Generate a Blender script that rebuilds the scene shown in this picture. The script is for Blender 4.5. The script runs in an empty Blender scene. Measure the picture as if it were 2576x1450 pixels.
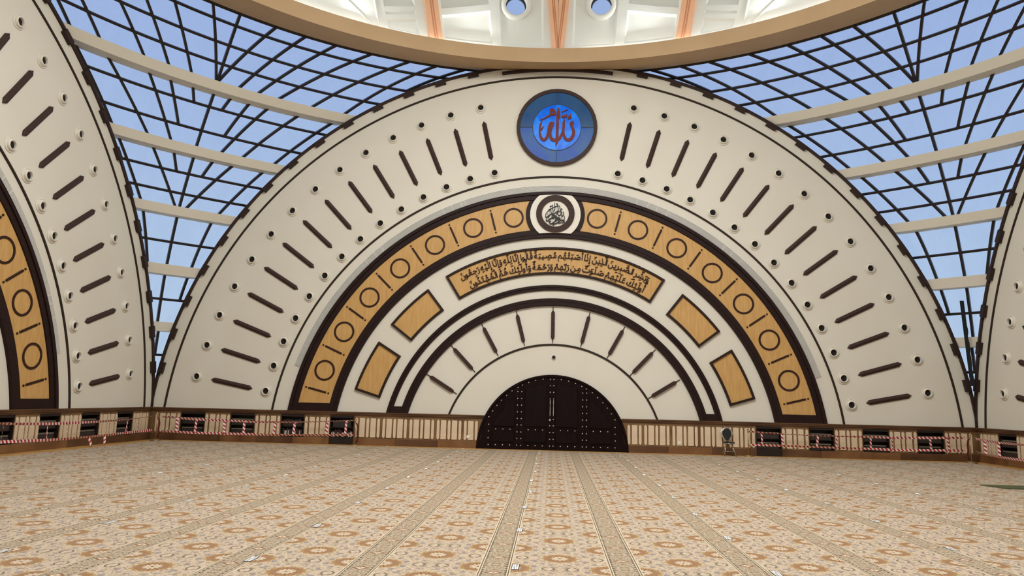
import bpy, bmesh, math, random, unicodedata
from mathutils import Vector, Matrix
from math import sin, cos, pi, sqrt, radians as rad, degrees, atan2

SC = bpy.context.scene
COL = SC.collection
random.seed(7)

# ------------------------------------------------------------------ camera
cam = bpy.data.cameras.new('camera')
camo = bpy.data.objects.new('camera', cam)
COL.objects.link(camo)
cam.sensor_fit = 'HORIZONTAL'
cam.sensor_width = 36.0
cam.lens = 1758.438 * 36.0 / 2576.0
cam.clip_start, cam.clip_end = 0.1, 500
YAW, PITCH, ROLL = -0.04971, 0.15682, 0.02403
_f = Vector((sin(YAW) * cos(PITCH), cos(YAW) * cos(PITCH), sin(PITCH)))
_r = Vector((cos(YAW), -sin(YAW), 0))
_u = _r.cross(_f)
_r2 = cos(ROLL) * _r + sin(ROLL) * _u
_u2 = -sin(ROLL) * _r + cos(ROLL) * _u
camo.matrix_world = Matrix(((_r2.x, _u2.x, -_f.x, -0.29459), (_r2.y, _u2.y, -_f.y, -25.91617), (_r2.z, _u2.z, -_f.z, 1.81675), (0, 0, 0, 1)))
SC.camera = camo

# ------------------------------------------------------------------ view, sky and large lights
SC.view_settings.view_transform = 'Standard'
SC.view_settings.look = 'None'
SC.view_settings.exposure = 0.0
SC.view_settings.gamma = 1.0
SC.view_settings.use_curve_mapping = False

def lin(r, g, b):
    f = lambda c: c / 12.92 if c <= 0.04045 else ((c + 0.055) / 1.055) ** 2.4
    return (f(r / 255), f(g / 255), f(b / 255), 1.0)

world = bpy.data.worlds.new('evening_sky')
SC.world = world
world.use_nodes = True
wn = world.node_tree
wn.nodes.clear()
w_out = wn.nodes.new('ShaderNodeOutputWorld')
w_bg = wn.nodes.new('ShaderNodeBackground')
w_tc = wn.nodes.new('ShaderNodeTexCoord')
w_sep = wn.nodes.new('ShaderNodeSeparateXYZ')
w_ramp = wn.nodes.new('ShaderNodeValToRGB')
w_noise = wn.nodes.new('ShaderNodeTexNoise')
w_mix = wn.nodes.new('ShaderNodeMix')
w_mix.data_type = 'RGBA'
w_noise.inputs['Scale'].default_value = 3.0
w_noise.inputs['Detail'].default_value = 3.0
e = w_ramp.color_ramp.elements
e[0].position, e[0].color = 0.0, lin(186, 206, 224)
e[1].position, e[1].color = 0.55, lin(150, 172, 216)
m_ = w_ramp.color_ramp.elements.new(0.18)
m_.color = lin(172, 194, 222)
wn.links.new(w_tc.outputs['Generated'], w_sep.inputs[0])
wn.links.new(w_sep.outputs['Z'], w_ramp.inputs[0])
wn.links.new(w_tc.outputs['Generated'], w_noise.inputs['Vector'])
wn.links.new(w_noise.outputs['Fac'], w_mix.inputs['Factor'])
w_mix.inputs['A'].default_value = (0.9, 0.93, 1.0, 1)
w_mix.inputs['B'].default_value = (1.06, 1.03, 1.0, 1)
w_mul = wn.nodes.new('ShaderNodeMix')
w_mul.data_type = 'RGBA'
w_mul.blend_type = 'MULTIPLY'
w_mul.inputs['Factor'].default_value = 1.0
wn.links.new(w_ramp.outputs['Color'], w_mul.inputs['A'])
wn.links.new(w_mix.outputs['Result'], w_mul.inputs['B'])
wn.links.new(w_mul.outputs['Result'], w_bg.inputs['Color'])
w_bg.inputs['Strength'].default_value = 1.12
wn.links.new(w_bg.outputs[0], w_out.inputs[0])

def area_light(name, loc, target, size, watts, colour):
    l = bpy.data.lights.new(name, 'AREA')
    l.shape = 'DISK'
    l.size = size
    l.energy = watts
    l.color = colour
    o = bpy.data.objects.new(name, l)
    o.location = loc
    o.rotation_euler = (Vector(target) - Vector(loc)).to_track_quat('-Z', 'Y').to_euler()
    COL.objects.link(o)
    return o

# unseen disk light added in the dome, above the frame, to light the walls
area_light('dome_fill_light', (0, -15, 16.6), (0, -15, 0), 9.0, 3400, (1.0, 0.997, 0.98))
# floodlights standing on the ledge of the ring, washing the dome
for q in range(4):
    for k in (-31, -13, 13, 31):
        az = rad(q * 90 + k)
        area_light('ledge_floodlight', (14.2 * sin(az), -15 + 14.2 * cos(az), 15.2), (-6 * sin(az), -15 - 6 * cos(az), 25), 0.35, 98, (0.94, 1.0, 1.0))

# ------------------------------------------------------------------ materials
class N:
    """A small expression builder over Math nodes."""
    tree = None
    def __init__(s, sock): s.s = sock
    @staticmethod
    def m(op, *a):
        n = N.tree.nodes.new('ShaderNodeMath')
        n.operation = op
        for i, x in enumerate(a):
            if isinstance(x, N): N.tree.links.new(x.s, n.inputs[i])
            else: n.inputs[i].default_value = x
        return N(n.outputs[0])
    def __add__(s, o): return N.m('ADD', s, o)
    __radd__ = __add__
    def __sub__(s, o): return N.m('SUBTRACT', s, o)
    def __rsub__(s, o): return N.m('SUBTRACT', o, s)
    def __mul__(s, o): return N.m('MULTIPLY', s, o)
    __rmul__ = __mul__
    def __truediv__(s, o): return N.m('DIVIDE', s, o)
    def abs(s): return N.m('ABSOLUTE', s)
    def fract(s): return N.m('FRACT', s)
    def lt(s, o): return N.m('LESS_THAN', s, o)
    def gt(s, o): return N.m('GREATER_THAN', s, o)
    def sqrt(s): return N.m('SQRT', s)
    def sin(s): return N.m('SINE', s)
    def cos(s): return N.m('COSINE', s)
    def atan2(s, o): return N.m('ARCTAN2', s, o)
    def max(s, o): return N.m('MAXIMUM', s, o)
    def min(s, o): return N.m('MINIMUM', s, o)

def new_mat(name):
    m = bpy.data.materials.new(name)
    m.use_nodes = True
    return m, m.node_tree, m.node_tree.nodes['Principled BSDF']

def mat(name, rgb, rough=0.6, metal=0.0, vary=0.0, scale=2.0, stretch=(1, 1, 1), rgb2=None, spec=0.4, bump=0.0, detail=4.0):
    m, t, b = new_mat(name)
    b.inputs['Roughness'].default_value = rough
    b.inputs['Metallic'].default_value = metal
    b.inputs['Specular IOR Level'].default_value = spec
    c1 = lin(*rgb)
    if rgb2 is None and vary:
        rgb2 = tuple(c * (1 - vary) for c in rgb)
    if rgb2 is None:
        rgb2 = tuple(c * 0.97 for c in rgb)
    tc = t.nodes.new('ShaderNodeTexCoord')
    mp = t.nodes.new('ShaderNodeMapping')
    mp.inputs['Scale'].default_value = stretch
    nz = t.nodes.new('ShaderNodeTexNoise')
    nz.inputs['Scale'].default_value = scale
    nz.inputs['Detail'].default_value = detail
    rp = t.nodes.new('ShaderNodeValToRGB')
    rp.color_ramp.elements[0].position, rp.color_ramp.elements[0].color = 0.35, c1
    rp.color_ramp.elements[1].position, rp.color_ramp.elements[1].color = 0.68, lin(*rgb2)
    t.links.new(tc.outputs['Object'], mp.inputs['Vector'])
    t.links.new(mp.outputs[0], nz.inputs['Vector'])
    t.links.new(nz.outputs['Fac'], rp.inputs[0])
    t.links.new(rp.outputs[0], b.inputs['Base Color'])
    if bump:
        bp = t.nodes.new('ShaderNodeBump')
        bp.inputs['Strength'].default_value = bump
        bp.inputs['Distance'].default_value = 0.01
        t.links.new(nz.outputs['Fac'], bp.inputs['Height'])
        t.links.new(bp.outputs[0], b.inputs['Normal'])
    return m

M = {}
M['plaster'] = mat('cream_plaster', (221, 215, 201), 0.75, rgb2=(218, 211, 196), scale=0.6)
M['moulding'] = mat('brown_moulding', (50, 38, 28), 0.6, vary=0.1, spec=0.2)
M['dark_wood'] = mat('dark_stained_wood', (42, 25, 22), 0.5, rgb2=(33, 20, 18), scale=3, stretch=(1, 1, 6), spec=0.15)
M['bar_wood'] = mat('brown_bar_wood', (66, 48, 42), 0.55, rgb2=(57, 41, 36), scale=5, stretch=(1, 1, 4), spec=0.15)
M['honey'] = mat('honey_maple_veneer', (203, 160, 98), 0.5, rgb2=(190, 145, 84), scale=2.2, stretch=(5, 1, 0.7))
M['inlay'] = mat('dark_inlay_wood', (54, 30, 21), 0.5, vary=0.1, spec=0.2)
M['white_ring'] = mat('cream_nozzle_paint', (226, 219, 204), 0.45)
M['hole'] = mat('dark_throat', (26, 21, 18), 0.9)
M['frame_metal'] = mat('bronze_glazing_bar', (44, 38, 37), 0.42, metal=0.3, rgb2=(38, 33, 33))
M['edge_metal'] = mat('bronze_edge_plate', (56, 40, 34), 0.5, rgb2=(49, 35, 30), spec=0.2)
M['ring_tan'] = mat('tan_ring_paint', (190, 159, 121), 0.65, rgb2=(185, 153, 115), scale=0.8)
M['dome'] = mat('warm_white_dome_plaster', (229, 230, 226), 0.7, rgb2=(226, 227, 221), scale=0.5)
M['peach'] = mat('peach_rib_paint', (238, 184, 147), 0.6, rgb2=(233, 178, 141))
M['marble'] = mat('brown_marble', (134, 102, 66), 0.3, rgb2=(98, 70, 44), scale=1.6, detail=8, spec=0.5)
M['plinth'] = mat('red_brown_marble', (112, 74, 46), 0.3, rgb2=(134, 96, 60), scale=1.1, detail=8, spec=0.5)
M['plinth_b'] = mat('dark_red_brown_marble', (84, 56, 38), 0.3, rgb2=(106, 74, 48), scale=1.3, detail=8, spec=0.5)
M['cornice'] = mat('dark_marble_cornice', (80, 52, 33), 0.3, rgb2=(108, 76, 48), scale=1.8, stretch=(0.5, 1, 3), detail=7, spec=0.5)
M['stone'] = mat('pale_limestone', (222, 200, 170), 0.5, rgb2=(213, 190, 160), scale=9)
M['gold_strip'] = mat('ochre_stone_margin', (196, 150, 84), 0.6, rgb2=(180, 136, 72), scale=2)
M['door'] = mat('espresso_door_wood', (30, 17, 17), 0.4, rgb2=(22, 13, 13), scale=3, stretch=(4, 1, 0.6), spec=0.06)
M['door_panel'] = mat('espresso_panel_wood', (27, 15, 15), 0.4, rgb2=(19, 11, 11), scale=3, stretch=(4, 1, 0.6), spec=0.1)
M['steel'] = mat('polished_steel', (215, 212, 205), 0.25, metal=0.9)
M['brass'] = mat('polished_brass', (186, 156, 106), 0.36, metal=0.9)
M['chrome'] = mat('chrome_tube', (220, 218, 214), 0.2, metal=0.95)
M['black_vinyl'] = mat('black_vinyl', (22, 22, 22), 0.5)
M['rope'] = mat('dark_red_velvet', (92, 22, 24), 0.9)
M['shelf_wood'] = mat('black_brown_shelf_wood', (38, 25, 20), 0.5, vary=0.15)
M['book_a'] = mat('dark_leather_binding', (58, 48, 44), 0.6, vary=0.2, scale=20)
M['book_b'] = mat('maroon_binding', (72, 36, 34), 0.6, vary=0.2, scale=20)
M['book_c'] = mat('green_black_binding', (40, 48, 46), 0.6, vary=0.2, scale=20)
M['book_w'] = mat('white_label_binding', (205, 200, 188), 0.6, vary=0.1, scale=20)
M['book_e'] = mat('page_edges', (128, 116, 98), 0.8, vary=0.35, scale=30, stretch=(6, 1, 1))
M['white_plastic'] = mat('white_plastic', (236, 232, 222), 0.4)
M['silver'] = mat('silver_bead', (204, 198, 190), 0.3, metal=0.4)
M['ink'] = mat('black_calligraphy_paint', (26, 22, 20), 0.5)
M['copper'] = mat('copper_red_calligraphy', (112, 38, 24), 0.4, rgb2=(98, 32, 24), spec=0.12)
M['lead'] = mat('lead_came', (22, 34, 46), 0.5)
M['louvre'] = mat('white_slot_slat', (226, 222, 214), 0.5)
M['slot'] = mat('dark_slot', (30, 28, 27), 0.9)
M['green'] = mat('dark_green_mat', (58, 66, 34), 0.95, rgb2=(84, 86, 52), scale=9)
M['strip_dark'] = mat('weathered_black_board', (22, 26, 30), 0.8, vary=0.2)
M['card'] = mat('white_card', (240, 238, 234), 0.55)
M['card_edge'] = mat('black_card_edge', (40, 38, 44), 0.6)

def blue_glass(name, c1, c2, emit, scale):
    m, t, b = new_mat(name)
    tc = t.nodes.new('ShaderNodeTexCoord')
    nz = t.nodes.new('ShaderNodeTexNoise')
    nz.inputs['Scale'].default_value = scale
    nz.inputs['Distortion'].default_value = 1.2
    rp = t.nodes.new('ShaderNodeValToRGB')
    rp.color_ramp.elements[0].position, rp.color_ramp.elements[0].color = 0.36, lin(*c1)
    rp.color_ramp.elements[1].position, rp.color_ramp.elements[1].color = 0.66, lin(*c2)
    t.links.new(tc.outputs['Object'], nz.inputs['Vector'])
    t.links.new(nz.outputs['Fac'], rp.inputs[0])
    dk = t.nodes.new('ShaderNodeMix')
    dk.data_type = 'RGBA'
    dk.blend_type = 'MULTIPLY'
    dk.inputs['Factor'].default_value = 1.0
    dk.inputs['B'].default_value = (0.1, 0.1, 0.1, 1)
    t.links.new(rp.outputs[0], dk.inputs['A'])
    t.links.new(dk.outputs['Result'], b.inputs['Base Color'])
    t.links.new(rp.outputs[0], b.inputs['Emission Color'])
    b.inputs['Specular IOR Level'].default_value = 0.06
    b.inputs['Emission Strength'].default_value = emit
    b.inputs['Roughness'].default_value = 0.15
    return m
M['blue_bright'] = blue_glass('backlit_bright_blue_glass', (16, 100, 226), (34, 142, 250), 0.82, 1.3)
M['blue_dim'] = blue_glass('backlit_slate_blue_glass', (66, 106, 148), (54, 94, 150), 0.5, 0.8)
M['blue_deep'] = blue_glass('backlit_deep_blue_glass', (34, 88, 186), (52, 104, 164), 0.6, 1.1)

def glass_pane():
    m = bpy.data.materials.new('dusty_roof_glass')
    m.use_nodes = True
    t = m.node_tree
    t.nodes.clear()
    o = t.nodes.new('ShaderNodeOutputMaterial')
    tr = t.nodes.new('ShaderNodeBsdfTransparent')
    tr.inputs[0].default_value = (0.97, 0.985, 1, 1)
    tl = t.nodes.new('ShaderNodeBsdfTranslucent')
    tl.inputs[0].default_value = (0.72, 0.76, 0.8, 1)
    gl = t.nodes.new('ShaderNodeBsdfGlossy')
    gl.inputs['Roughness'].default_value = 0.15
    tc = t.nodes.new('ShaderNodeTexCoord')
    mp = t.nodes.new('ShaderNodeMapping')
    mp.inputs['Scale'].default_value = (0.9, 0.9, 0.25)
    nz = t.nodes.new('ShaderNodeTexNoise')
    nz.inputs['Scale'].default_value = 2.0
    nz.inputs['Detail'].default_value = 5
    mr = t.nodes.new('ShaderNodeMapRange')
    mr.inputs['From Min'].default_value = 0.42
    mr.inputs['From Max'].default_value = 0.75
    mr.inputs['To Min'].default_value = 0.05
    mr.inputs['To Max'].default_value = 0.14
    x1 = t.nodes.new('ShaderNodeMixShader')
    x2 = t.nodes.new('ShaderNodeMixShader')
    x2.inputs[0].default_value = 0.02
    t.links.new(tc.outputs['Object'], mp.inputs[0])
    t.links.new(mp.outputs[0], nz.inputs['Vector'])
    t.links.new(nz.outputs['Fac'], mr.inputs['Value'])
    t.links.new(mr.outputs[0], x1.inputs[0])
    t.links.new(tr.outputs[0], x1.inputs[1])
    t.links.new(tl.outputs[0], x1.inputs[2])
    t.links.new(x1.outputs[0], x2.inputs[1])
    t.links.new(gl.outputs[0], x2.inputs[2])
    t.links.new(x2.outputs[0], o.inputs[0])
    return m
M['pane'] = glass_pane()

def tape_mat():
    m, t, b = new_mat('red_white_barrier_tape')
    N.tree = t
    uv = t.nodes.new('ShaderNodeUVMap')
    sp = t.nodes.new('ShaderNodeSeparateXYZ')
    t.links.new(uv.outputs[0], sp.inputs[0])
    u, v = N(sp.outputs[0]), N(sp.outputs[1])
    f = ((u + v * 0.75) / 0.135).fract().lt(0.5)
    mx = t.nodes.new('ShaderNodeMix')
    mx.data_type = 'RGBA'
    mx.inputs['A'].default_value = lin(238, 228, 222)
    mx.inputs['B'].default_value = lin(176, 36, 48)
    t.links.new(f.s, mx.inputs['Factor'])
    t.links.new(mx.outputs['Result'], b.inputs['Base Color'])
    b.inputs['Roughness'].default_value = 0.4
    return m
M['tape'] = tape_mat()

def carpet_mat():
    m, t, b = new_mat('patterned_prayer_carpet')
    N.tree = t
    tc = t.nodes.new('ShaderNodeTexCoord')
    sp = t.nodes.new('ShaderNodeSeparateXYZ')
    t.links.new(tc.outputs['Object'], sp.inputs[0])
    x, y = N(sp.outputs[0]), N(sp.outputs[1])
    PX, PY, BY = 1.405, 1.015, 0.73
    xc = x - (y * 0.0083 + 0.054)
    X = (((xc / PX + 0.5).fract() - 0.5) * PX).abs()
    V = (((y + 17.49) / PY + 0.5).fract() - 0.5) * PY
    Va = V.abs()
    def col(rgb):
        n = t.nodes.new('ShaderNodeRGB')
        n.outputs[0].default_value = lin(*rgb)
        return n.outputs[0]
    def over(base, mask, rgb):
        n = t.nodes.new('ShaderNodeMix')
        n.data_type = 'RGBA'
        t.links.new(mask.s, n.inputs['Factor'])
        t.links.new(base, n.inputs['A'])
        if isinstance(rgb, tuple): n.inputs['B'].default_value = lin(*rgb)
        else: t.links.new(rgb, n.inputs['B'])
        return n.outputs['Result']
    def vec(a, bb, c=0.0):
        n = t.nodes.new('ShaderNodeCombineXYZ')
        for i, q in enumerate((a, bb, c)):
            if isinstance(q, N): t.links.new(q.s, n.inputs[i])
            else: n.inputs[i].default_value = q
        return n.outputs[0]
    def noise(v, s, d=2.0):
        n = t.nodes.new('ShaderNodeTexNoise')
        n.inputs['Scale'].default_value = s
        n.inputs['Detail'].default_value = d
        t.links.new(v, n.inputs['Vector'])
        return N(n.outputs['Fac'])
    def voro(v, s, feat='F1'):
        n = t.nodes.new('ShaderNodeTexVoronoi')
        n.feature = feat
        n.inputs['Scale'].default_value = s
        t.links.new(v, n.inputs['Vector'])
        return N(n.outputs['Distance'])
    folded = vec(X, Va * 1.0)
    base = col((207, 184, 156))
    # pale arabesque web
    web = voro(folded, 9.0, 'DISTANCE_TO_EDGE')
    base = over(base, web.lt(0.035) * 0.8, (222, 199, 170))
    # scattered slate leaves and olive strokes, mirrored with the field
    v1 = voro(vec(X * 0.8, Va * 1.3, 3.3), 13.5)
    base = over(base, v1.lt(0.23) * 0.66, (152, 135, 124))
    v2 = voro(vec(X * 0.9, Va * 1.5, 7.1), 15.0)
    base = over(base, v2.lt(0.22) * 0.7, (122, 104, 78))
    nz = noise(folded, 16.0, 1.0)
    nz2 = noise(vec(X, Va, 9.0), 22.0, 1.0)
    nz3 = noise(vec(X, Va * 1.3, 4.0), 15.0, 1.0)
    base = over(base, (nz - 0.5).abs().lt(0.022) * nz2.gt(0.52) * 0.75, (118, 100, 76))
    base = over(base, (nz2 - 0.5).abs().lt(0.03) * nz3.gt(0.5) * 0.6, (146, 128, 108))
    # slate blossoms
    for (px, py, rx, ry) in ((0.285, 0.40, 0.032, 0.055), (0.285, 0.14, 0.03, 0.05), (0.19, 0.27, 0.03, 0.035), (0.38, 0.27, 0.03, 0.035), (0.10, 0.30, 0.035, 0.025)):
        dx, dy = (X - px) / rx, (Va - py) / ry
        base = over(base, (dx * dx + dy * dy + nz * 1.4).lt(1.55) * 0.85, (146, 135, 134))
    # hexagon brackets
    for (px, py) in ((0.13, 0.5075), (0.43, 0.0)):
        dx, dy = (X - px).abs(), (Va - py).abs()
        h = (dx * 0.8 + dy * 0.55).max(dx)
        h = h.max(dy * 0.9)
        ring = h.gt(0.052) * h.lt(0.072) * dx.gt(0.018)
        base = over(base, ring * 0.85, (96, 86, 62))
        base = over(base, h.lt(0.045) * 0.5, (222, 200, 170))
    # medallions: one at the centre of the field, one at its edges half a step on
    for (px, py) in ((0.0, 0.0), (0.52, 0.5075)):
        dx, dy = X - px, Va - py
        r = (dx * dx + dy * dy).sqrt()
        a = dy.atan2(dx)
        lobe = (a * 6.0).cos().abs()
        lobe2 = (a * 6.0).sin().abs()
        base = over(base, r.lt(lobe * 0.05 + 0.182) * 0.7, (226, 204, 166))
        base = over(base, r.lt(lobe * 0.05 + 0.172), (178, 142, 90))
        base = over(base, r.lt(lobe2 * 0.03 + 0.158), (178, 136, 84))
        base = over(base, r.lt(lobe * 0.035 + 0.135), (168, 124, 78))
        base = over(base, r.gt(0.10) * r.lt(0.19) * lobe2.gt(0.94), (138, 96, 56))
        base = over(base, r.gt(0.125) * r.lt(0.168) * lobe2.lt(0.2) * 0.8, (140, 84, 48))
        base = over(base, r.lt(0.108), (140, 96, 62))
        base = over(base, r.lt(lobe * 0.012 + 0.090), (218, 194, 162))
        base = over(base, r.gt(0.074) * r.lt(0.098) * lobe.lt(0.45) * 0.9, (92, 62, 44))
        base = over(base, r.gt(0.034) * r.lt(0.042) * 0.5, (150, 118, 88))
        base = over(base, r.lt(0.017), (110, 76, 54))
    # border band between the fields
    W = (X - PX / 2).abs()
    W2 = (((y + 17.51) / BY + 0.5).fract() - 0.5).abs() * BY
    bcol = col((196, 176, 146))
    bf = vec(W, W2)
    bn = noise(bf, 22.0, 2.0)
    bcol = over(bcol, (bn - 0.5).abs().lt(0.04) * 0.85, (132, 108, 80))
    b1 = voro(bf, 16.0)
    bcol = over(bcol, b1.lt(0.2) * 0.7, (138, 112, 82))
    b2 = voro(vec(W, W2, 5.0), 13.0)
    bcol = over(bcol, b2.lt(0.16) * 0.8, (166, 150, 148))
    d = W * 1.0 + W2 * 1.25
    bcol = over(bcol, d.lt(0.105), (140, 98, 66))
    bcol = over(bcol, d.lt(0.062), (228, 206, 172))
    bcol = over(bcol, d.lt(0.02), (130, 90, 62))
    tri = ((y / 0.09).fract() - 0.5).abs() * 0.09
    bcol = over(bcol, (tri + (0.131 - W)).lt(0.03), (92, 80, 54))
    base = over(base, W.lt(0.175), (224, 204, 172))
    base = over(base, (W - 0.155).abs().lt(0.0055), (92, 78, 58))
    base = over(base, W.lt(0.136), (104, 90, 64))
    base = over(base, W.lt(0.132), bcol)
    # fibre mottling
    fib = noise(tc.outputs['Object'], 90.0, 1.0)
    mx = t.nodes.new('ShaderNodeMix')
    mx.data_type = 'RGBA'
    mx.blend_type = 'MULTIPLY'
    mx.inputs['Factor'].default_value = 1.0
    t.links.new(base, mx.inputs['A'])
    cr = t.nodes.new('ShaderNodeValToRGB')
    cr.color_ramp.elements[0].color = (0.66, 0.66, 0.66, 1)
    cr.color_ramp.elements[1].color = (0.84, 0.84, 0.84, 1)
    t.links.new(fib.s, cr.inputs[0])
    t.links.new(cr.outputs[0], mx.inputs['B'])
    t.links.new(mx.outputs['Result'], b.inputs['Base Color'])
    b.inputs['Roughness'].default_value = 0.85
    b.inputs['Specular IOR Level'].default_value = 0.25
    b.inputs['Sheen Weight'].default_value = 0.15
    return m
M['carpet'] = carpet_mat()

# ------------------------------------------------------------------ mesh helpers
def link(name, me, m=None, parent=None, mw=None):
    o = bpy.data.objects.new(name, me)
    COL.objects.link(o)
    if m is not None and not me.materials:
        me.materials.append(m)
    if parent is not None: o.parent = parent
    if mw is not None: o.matrix_local = mw
    return o

def mesh(name, v, f, smooth=False):
    me = bpy.data.meshes.new(name)
    me.from_pydata([tuple(p) for p in v], [], f)
    bm = bmesh.new()
    bm.from_mesh(me)
    bmesh.ops.recalc_face_normals(bm, faces=bm.faces)
    bm.to_mesh(me)
    bm.free()
    if smooth:
        for p in me.polygons: p.use_smooth = True
    me.update()
    return me

def flat(name, v, f):
    """Mesh with faces kept as given (no normal pass)."""
    me = bpy.data.meshes.new(name)
    me.from_pydata([tuple(p) for p in v], [], f)
    me.update()
    return me

def box_vf(x0, x1, y0, y1, z0, z1):
    v = [(x0, y0, z0), (x1, y0, z0), (x1, y1, z0), (x0, y1, z0), (x0, y0, z1), (x1, y0, z1), (x1, y1, z1), (x0, y1, z1)]
    f = [(0, 3, 2, 1), (4, 5, 6, 7), (0, 1, 5, 4), (1, 2, 6, 5), (2, 3, 7, 6), (3, 0, 4, 7)]
    return v, f

def box(name, x0, x1, y0, y1, z0, z1, bev=0.0):
    v, f = box_vf(x0, x1, y0, y1, z0, z1)
    me = flat(name, v, f)
    if bev:
        bm = bmesh.new(); bm.from_mesh(me)
        bmesh.ops.bevel(bm, geom=bm.edges[:], offset=bev, segments=1, affect='EDGES')
        bm.to_mesh(me); bm.free()
    return me

def prism(name, pts, y0, y1, inset=0.0):
    """A closed outline in (x, z), extruded from y0 (wall) to y1 (room, smaller y); optional chamfer toward the room."""
    n = len(pts)
    v = [(p[0], y0, p[1]) for p in pts]
    f = [tuple(range(n))]
    if inset:
        cx = sum(p[0] for p in pts) / n; cz = sum(p[1] for p in pts) / n
        v += [(p[0], y1 + inset, p[1]) for p in pts]
        for p in pts:
            d = Vector((cx - p[0], cz - p[1])); d.normalize()
            v.append((p[0] + d.x * inset, y1, p[1] + d.y * inset))
        for k in range(2):
            for i in range(n):
                j = (i + 1) % n
                f.append((k * n + i, k * n + j, (k + 1) * n + j, (k + 1) * n + i))
        f.append(tuple(range(3 * n - 1, 2 * n - 1, -1)))
    else:
        v += [(p[0], y1, p[1]) for p in pts]
        for i in range(n):
            j = (i + 1) % n
            f.append((i, j, n + j, n + i))
        f.append(tuple(range(2 * n - 1, n - 1, -1)))
    return mesh(name, v, f)

ZC = -0.217          # centre of all wall arcs
def pol(r, th):      # polar about the arc centre, th in degrees from the vertical
    return (r * sin(rad(th)), ZC + r * cos(rad(th)))

def sweep(name, sections, closed=False, cap=True, smooth=False):
    """sections: list of rings (same count of points)."""
    n = len(sections[0]); v = []; f = []
    for s in sections: v += s
    k = len(sections)
    for i in range(k if closed else k - 1):
        a, b = i * n, ((i + 1) % k) * n
        for j in range(n):
            q = (j + 1) % n
            f.append((a + j, a + q, b + q, b + j))
    if cap and not closed:
        f.append(tuple(range(n)))
        f.append(tuple(range((k - 1) * n, k * n)))
    return mesh(name, v, f, smooth)

def arc_box(name, r0, r1, t0, t1, y0, y1, seg=64, bev=0.0, zmin=None):
    """An arc strip on the wall: radii r0..r1, angles t0..t1 degrees, thickness y0 (back) to y1 (room side). zmin cuts the ends level."""
    secs = []
    for i in range(seg + 1):
        t = t0 + (t1 - t0) * i / seg
        def P(r, y):
            u, z = pol(r, t)
            return (u, y, z)
        if zmin is not None and i in (0, seg):
            def P(r, y, t=t):
                c = min(1, max(-1, (zmin - ZC) / r))
                u = sqrt(max(0, r * r - (zmin - ZC) ** 2)) * (1 if t > 0 else -1)
                return (u, y, zmin)
        if bev:
            secs.append([P(r0, y0), P(r0, y1 + bev), P(r0 + bev, y1), P(r1 - bev, y1), P(r1, y1 + bev), P(r1, y0)])
        else:
            secs.append([P(r0, y0), P(r0, y1), P(r1, y1), P(r1, y0)])
    return sweep(name, secs)

def arc_end(r, zmin):
    return degrees(math.acos((zmin - ZC) / r))

def lathe(name, prof, seg=24, axis='z', smooth=True, cap=True):
    """prof: list of (r, h). axis 'z' up, axis 'y' toward -y."""
    v = []; f = []
    for r, h in prof:
        for k in range(seg):
            a = 2 * pi * k / seg
            if axis == 'z': v.append((r * cos(a), r * sin(a), h))
            else: v.append((r * cos(a), -h, r * sin(a)))
    for i in range(len(prof) - 1):
        for k in range(seg):
            q = (k + 1) % seg
            f.append((i * seg + k, i * seg + q, (i + 1) * seg + q, (i + 1) * seg + k))
    if cap:
        f.append(tuple(range(seg - 1, -1, -1)))
        f.append(tuple((len(prof) - 1) * seg + k for k in range(seg)))
    return mesh(name, v, f, smooth)

def tube(name, pts, r, seg=8, closed=False, smooth=True):
    P = [Vector(p) for p in pts]
    secs = []
    n = len(P)
    up = Vector((0, 0, 1))
    for i in range(n):
        a = P[(i - 1) % n] if (closed or i) else P[0]
        b = P[(i + 1) % n] if (closed or i < n - 1) else P[-1]
        t = (b - a).normalized()
        s = t.cross(up)
        if s.length < 1e-3: s = t.cross(Vector((0, 1, 0)))
        s.normalize(); w = s.cross(t)
        rr = r[i] if isinstance(r, (list, tuple)) else r
        secs.append([tuple(P[i] + (s * cos(2 * pi * k / seg) + w * sin(2 * pi * k / seg)) * rr) for k in range(seg)])
    return sweep(name, secs, closed, True, smooth)

def tag(o, label, cat, group=None):
    o['label'] = label; o['category'] = cat
    if group: o['group'] = group
    return o

def struct(o):
    o['kind'] = 'structure'
    return o

def thing(name, label, cat, mw=None, group=None):
    o = bpy.data.objects.new(name, None)
    o.empty_display_size = 0.1
    COL.objects.link(o)
    if mw is not None: o.matrix_world = mw
    return tag(o, label, cat, group)

ORD = ['first', 'second', 'third', 'fourth', 'fifth', 'sixth', 'seventh', 'eighth', 'ninth', 'tenth', 'eleventh', 'twelfth', 'thirteenth', 'fourteenth', 'fifteenth', 'sixteenth', 'seventeenth', 'eighteenth', 'nineteenth', 'twentieth', 'twenty-first', 'twenty-second', 'twenty-third', 'twenty-fourth', 'twenty-fifth']

# wall frames: local x runs right along the wall, local y runs out of the hall, local z up
WALL = {
    'back': Matrix.Identity(4),
    'left': Matrix.Translation((-15, -15, 0)) @ Matrix.Rotation(pi / 2, 4, 'Z'),
    'right': Matrix.Translation((15, -15, 0)) @ Matrix.Rotation(-pi / 2, 4, 'Z'),
    'front': Matrix.Translation((0, -30, 0)) @ Matrix.Rotation(pi, 4, 'Z'),
}
ON = {k: m @ Matrix.Translation((0, -0.003, 0)) for k, m in WALL.items()}
WALL_NAME = {'back': 'back wall', 'left': 'wall at far left', 'right': 'wall at far right'}

# ------------------------------------------------------------------ floor and carpet
struct(link('floor', box('floor', -15.4, 15.4, -30.4, 0.4, -0.2, 0.0), M['gold_strip']))
cp = link('carpet', box('carpet', -14.3, 14.3, -29.3, -0.7, 0.0, 0.012), M['carpet'])
tag(cp, 'beige patterned fitted carpet with golden medallions and striped borders across the hall', 'carpet')

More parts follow.
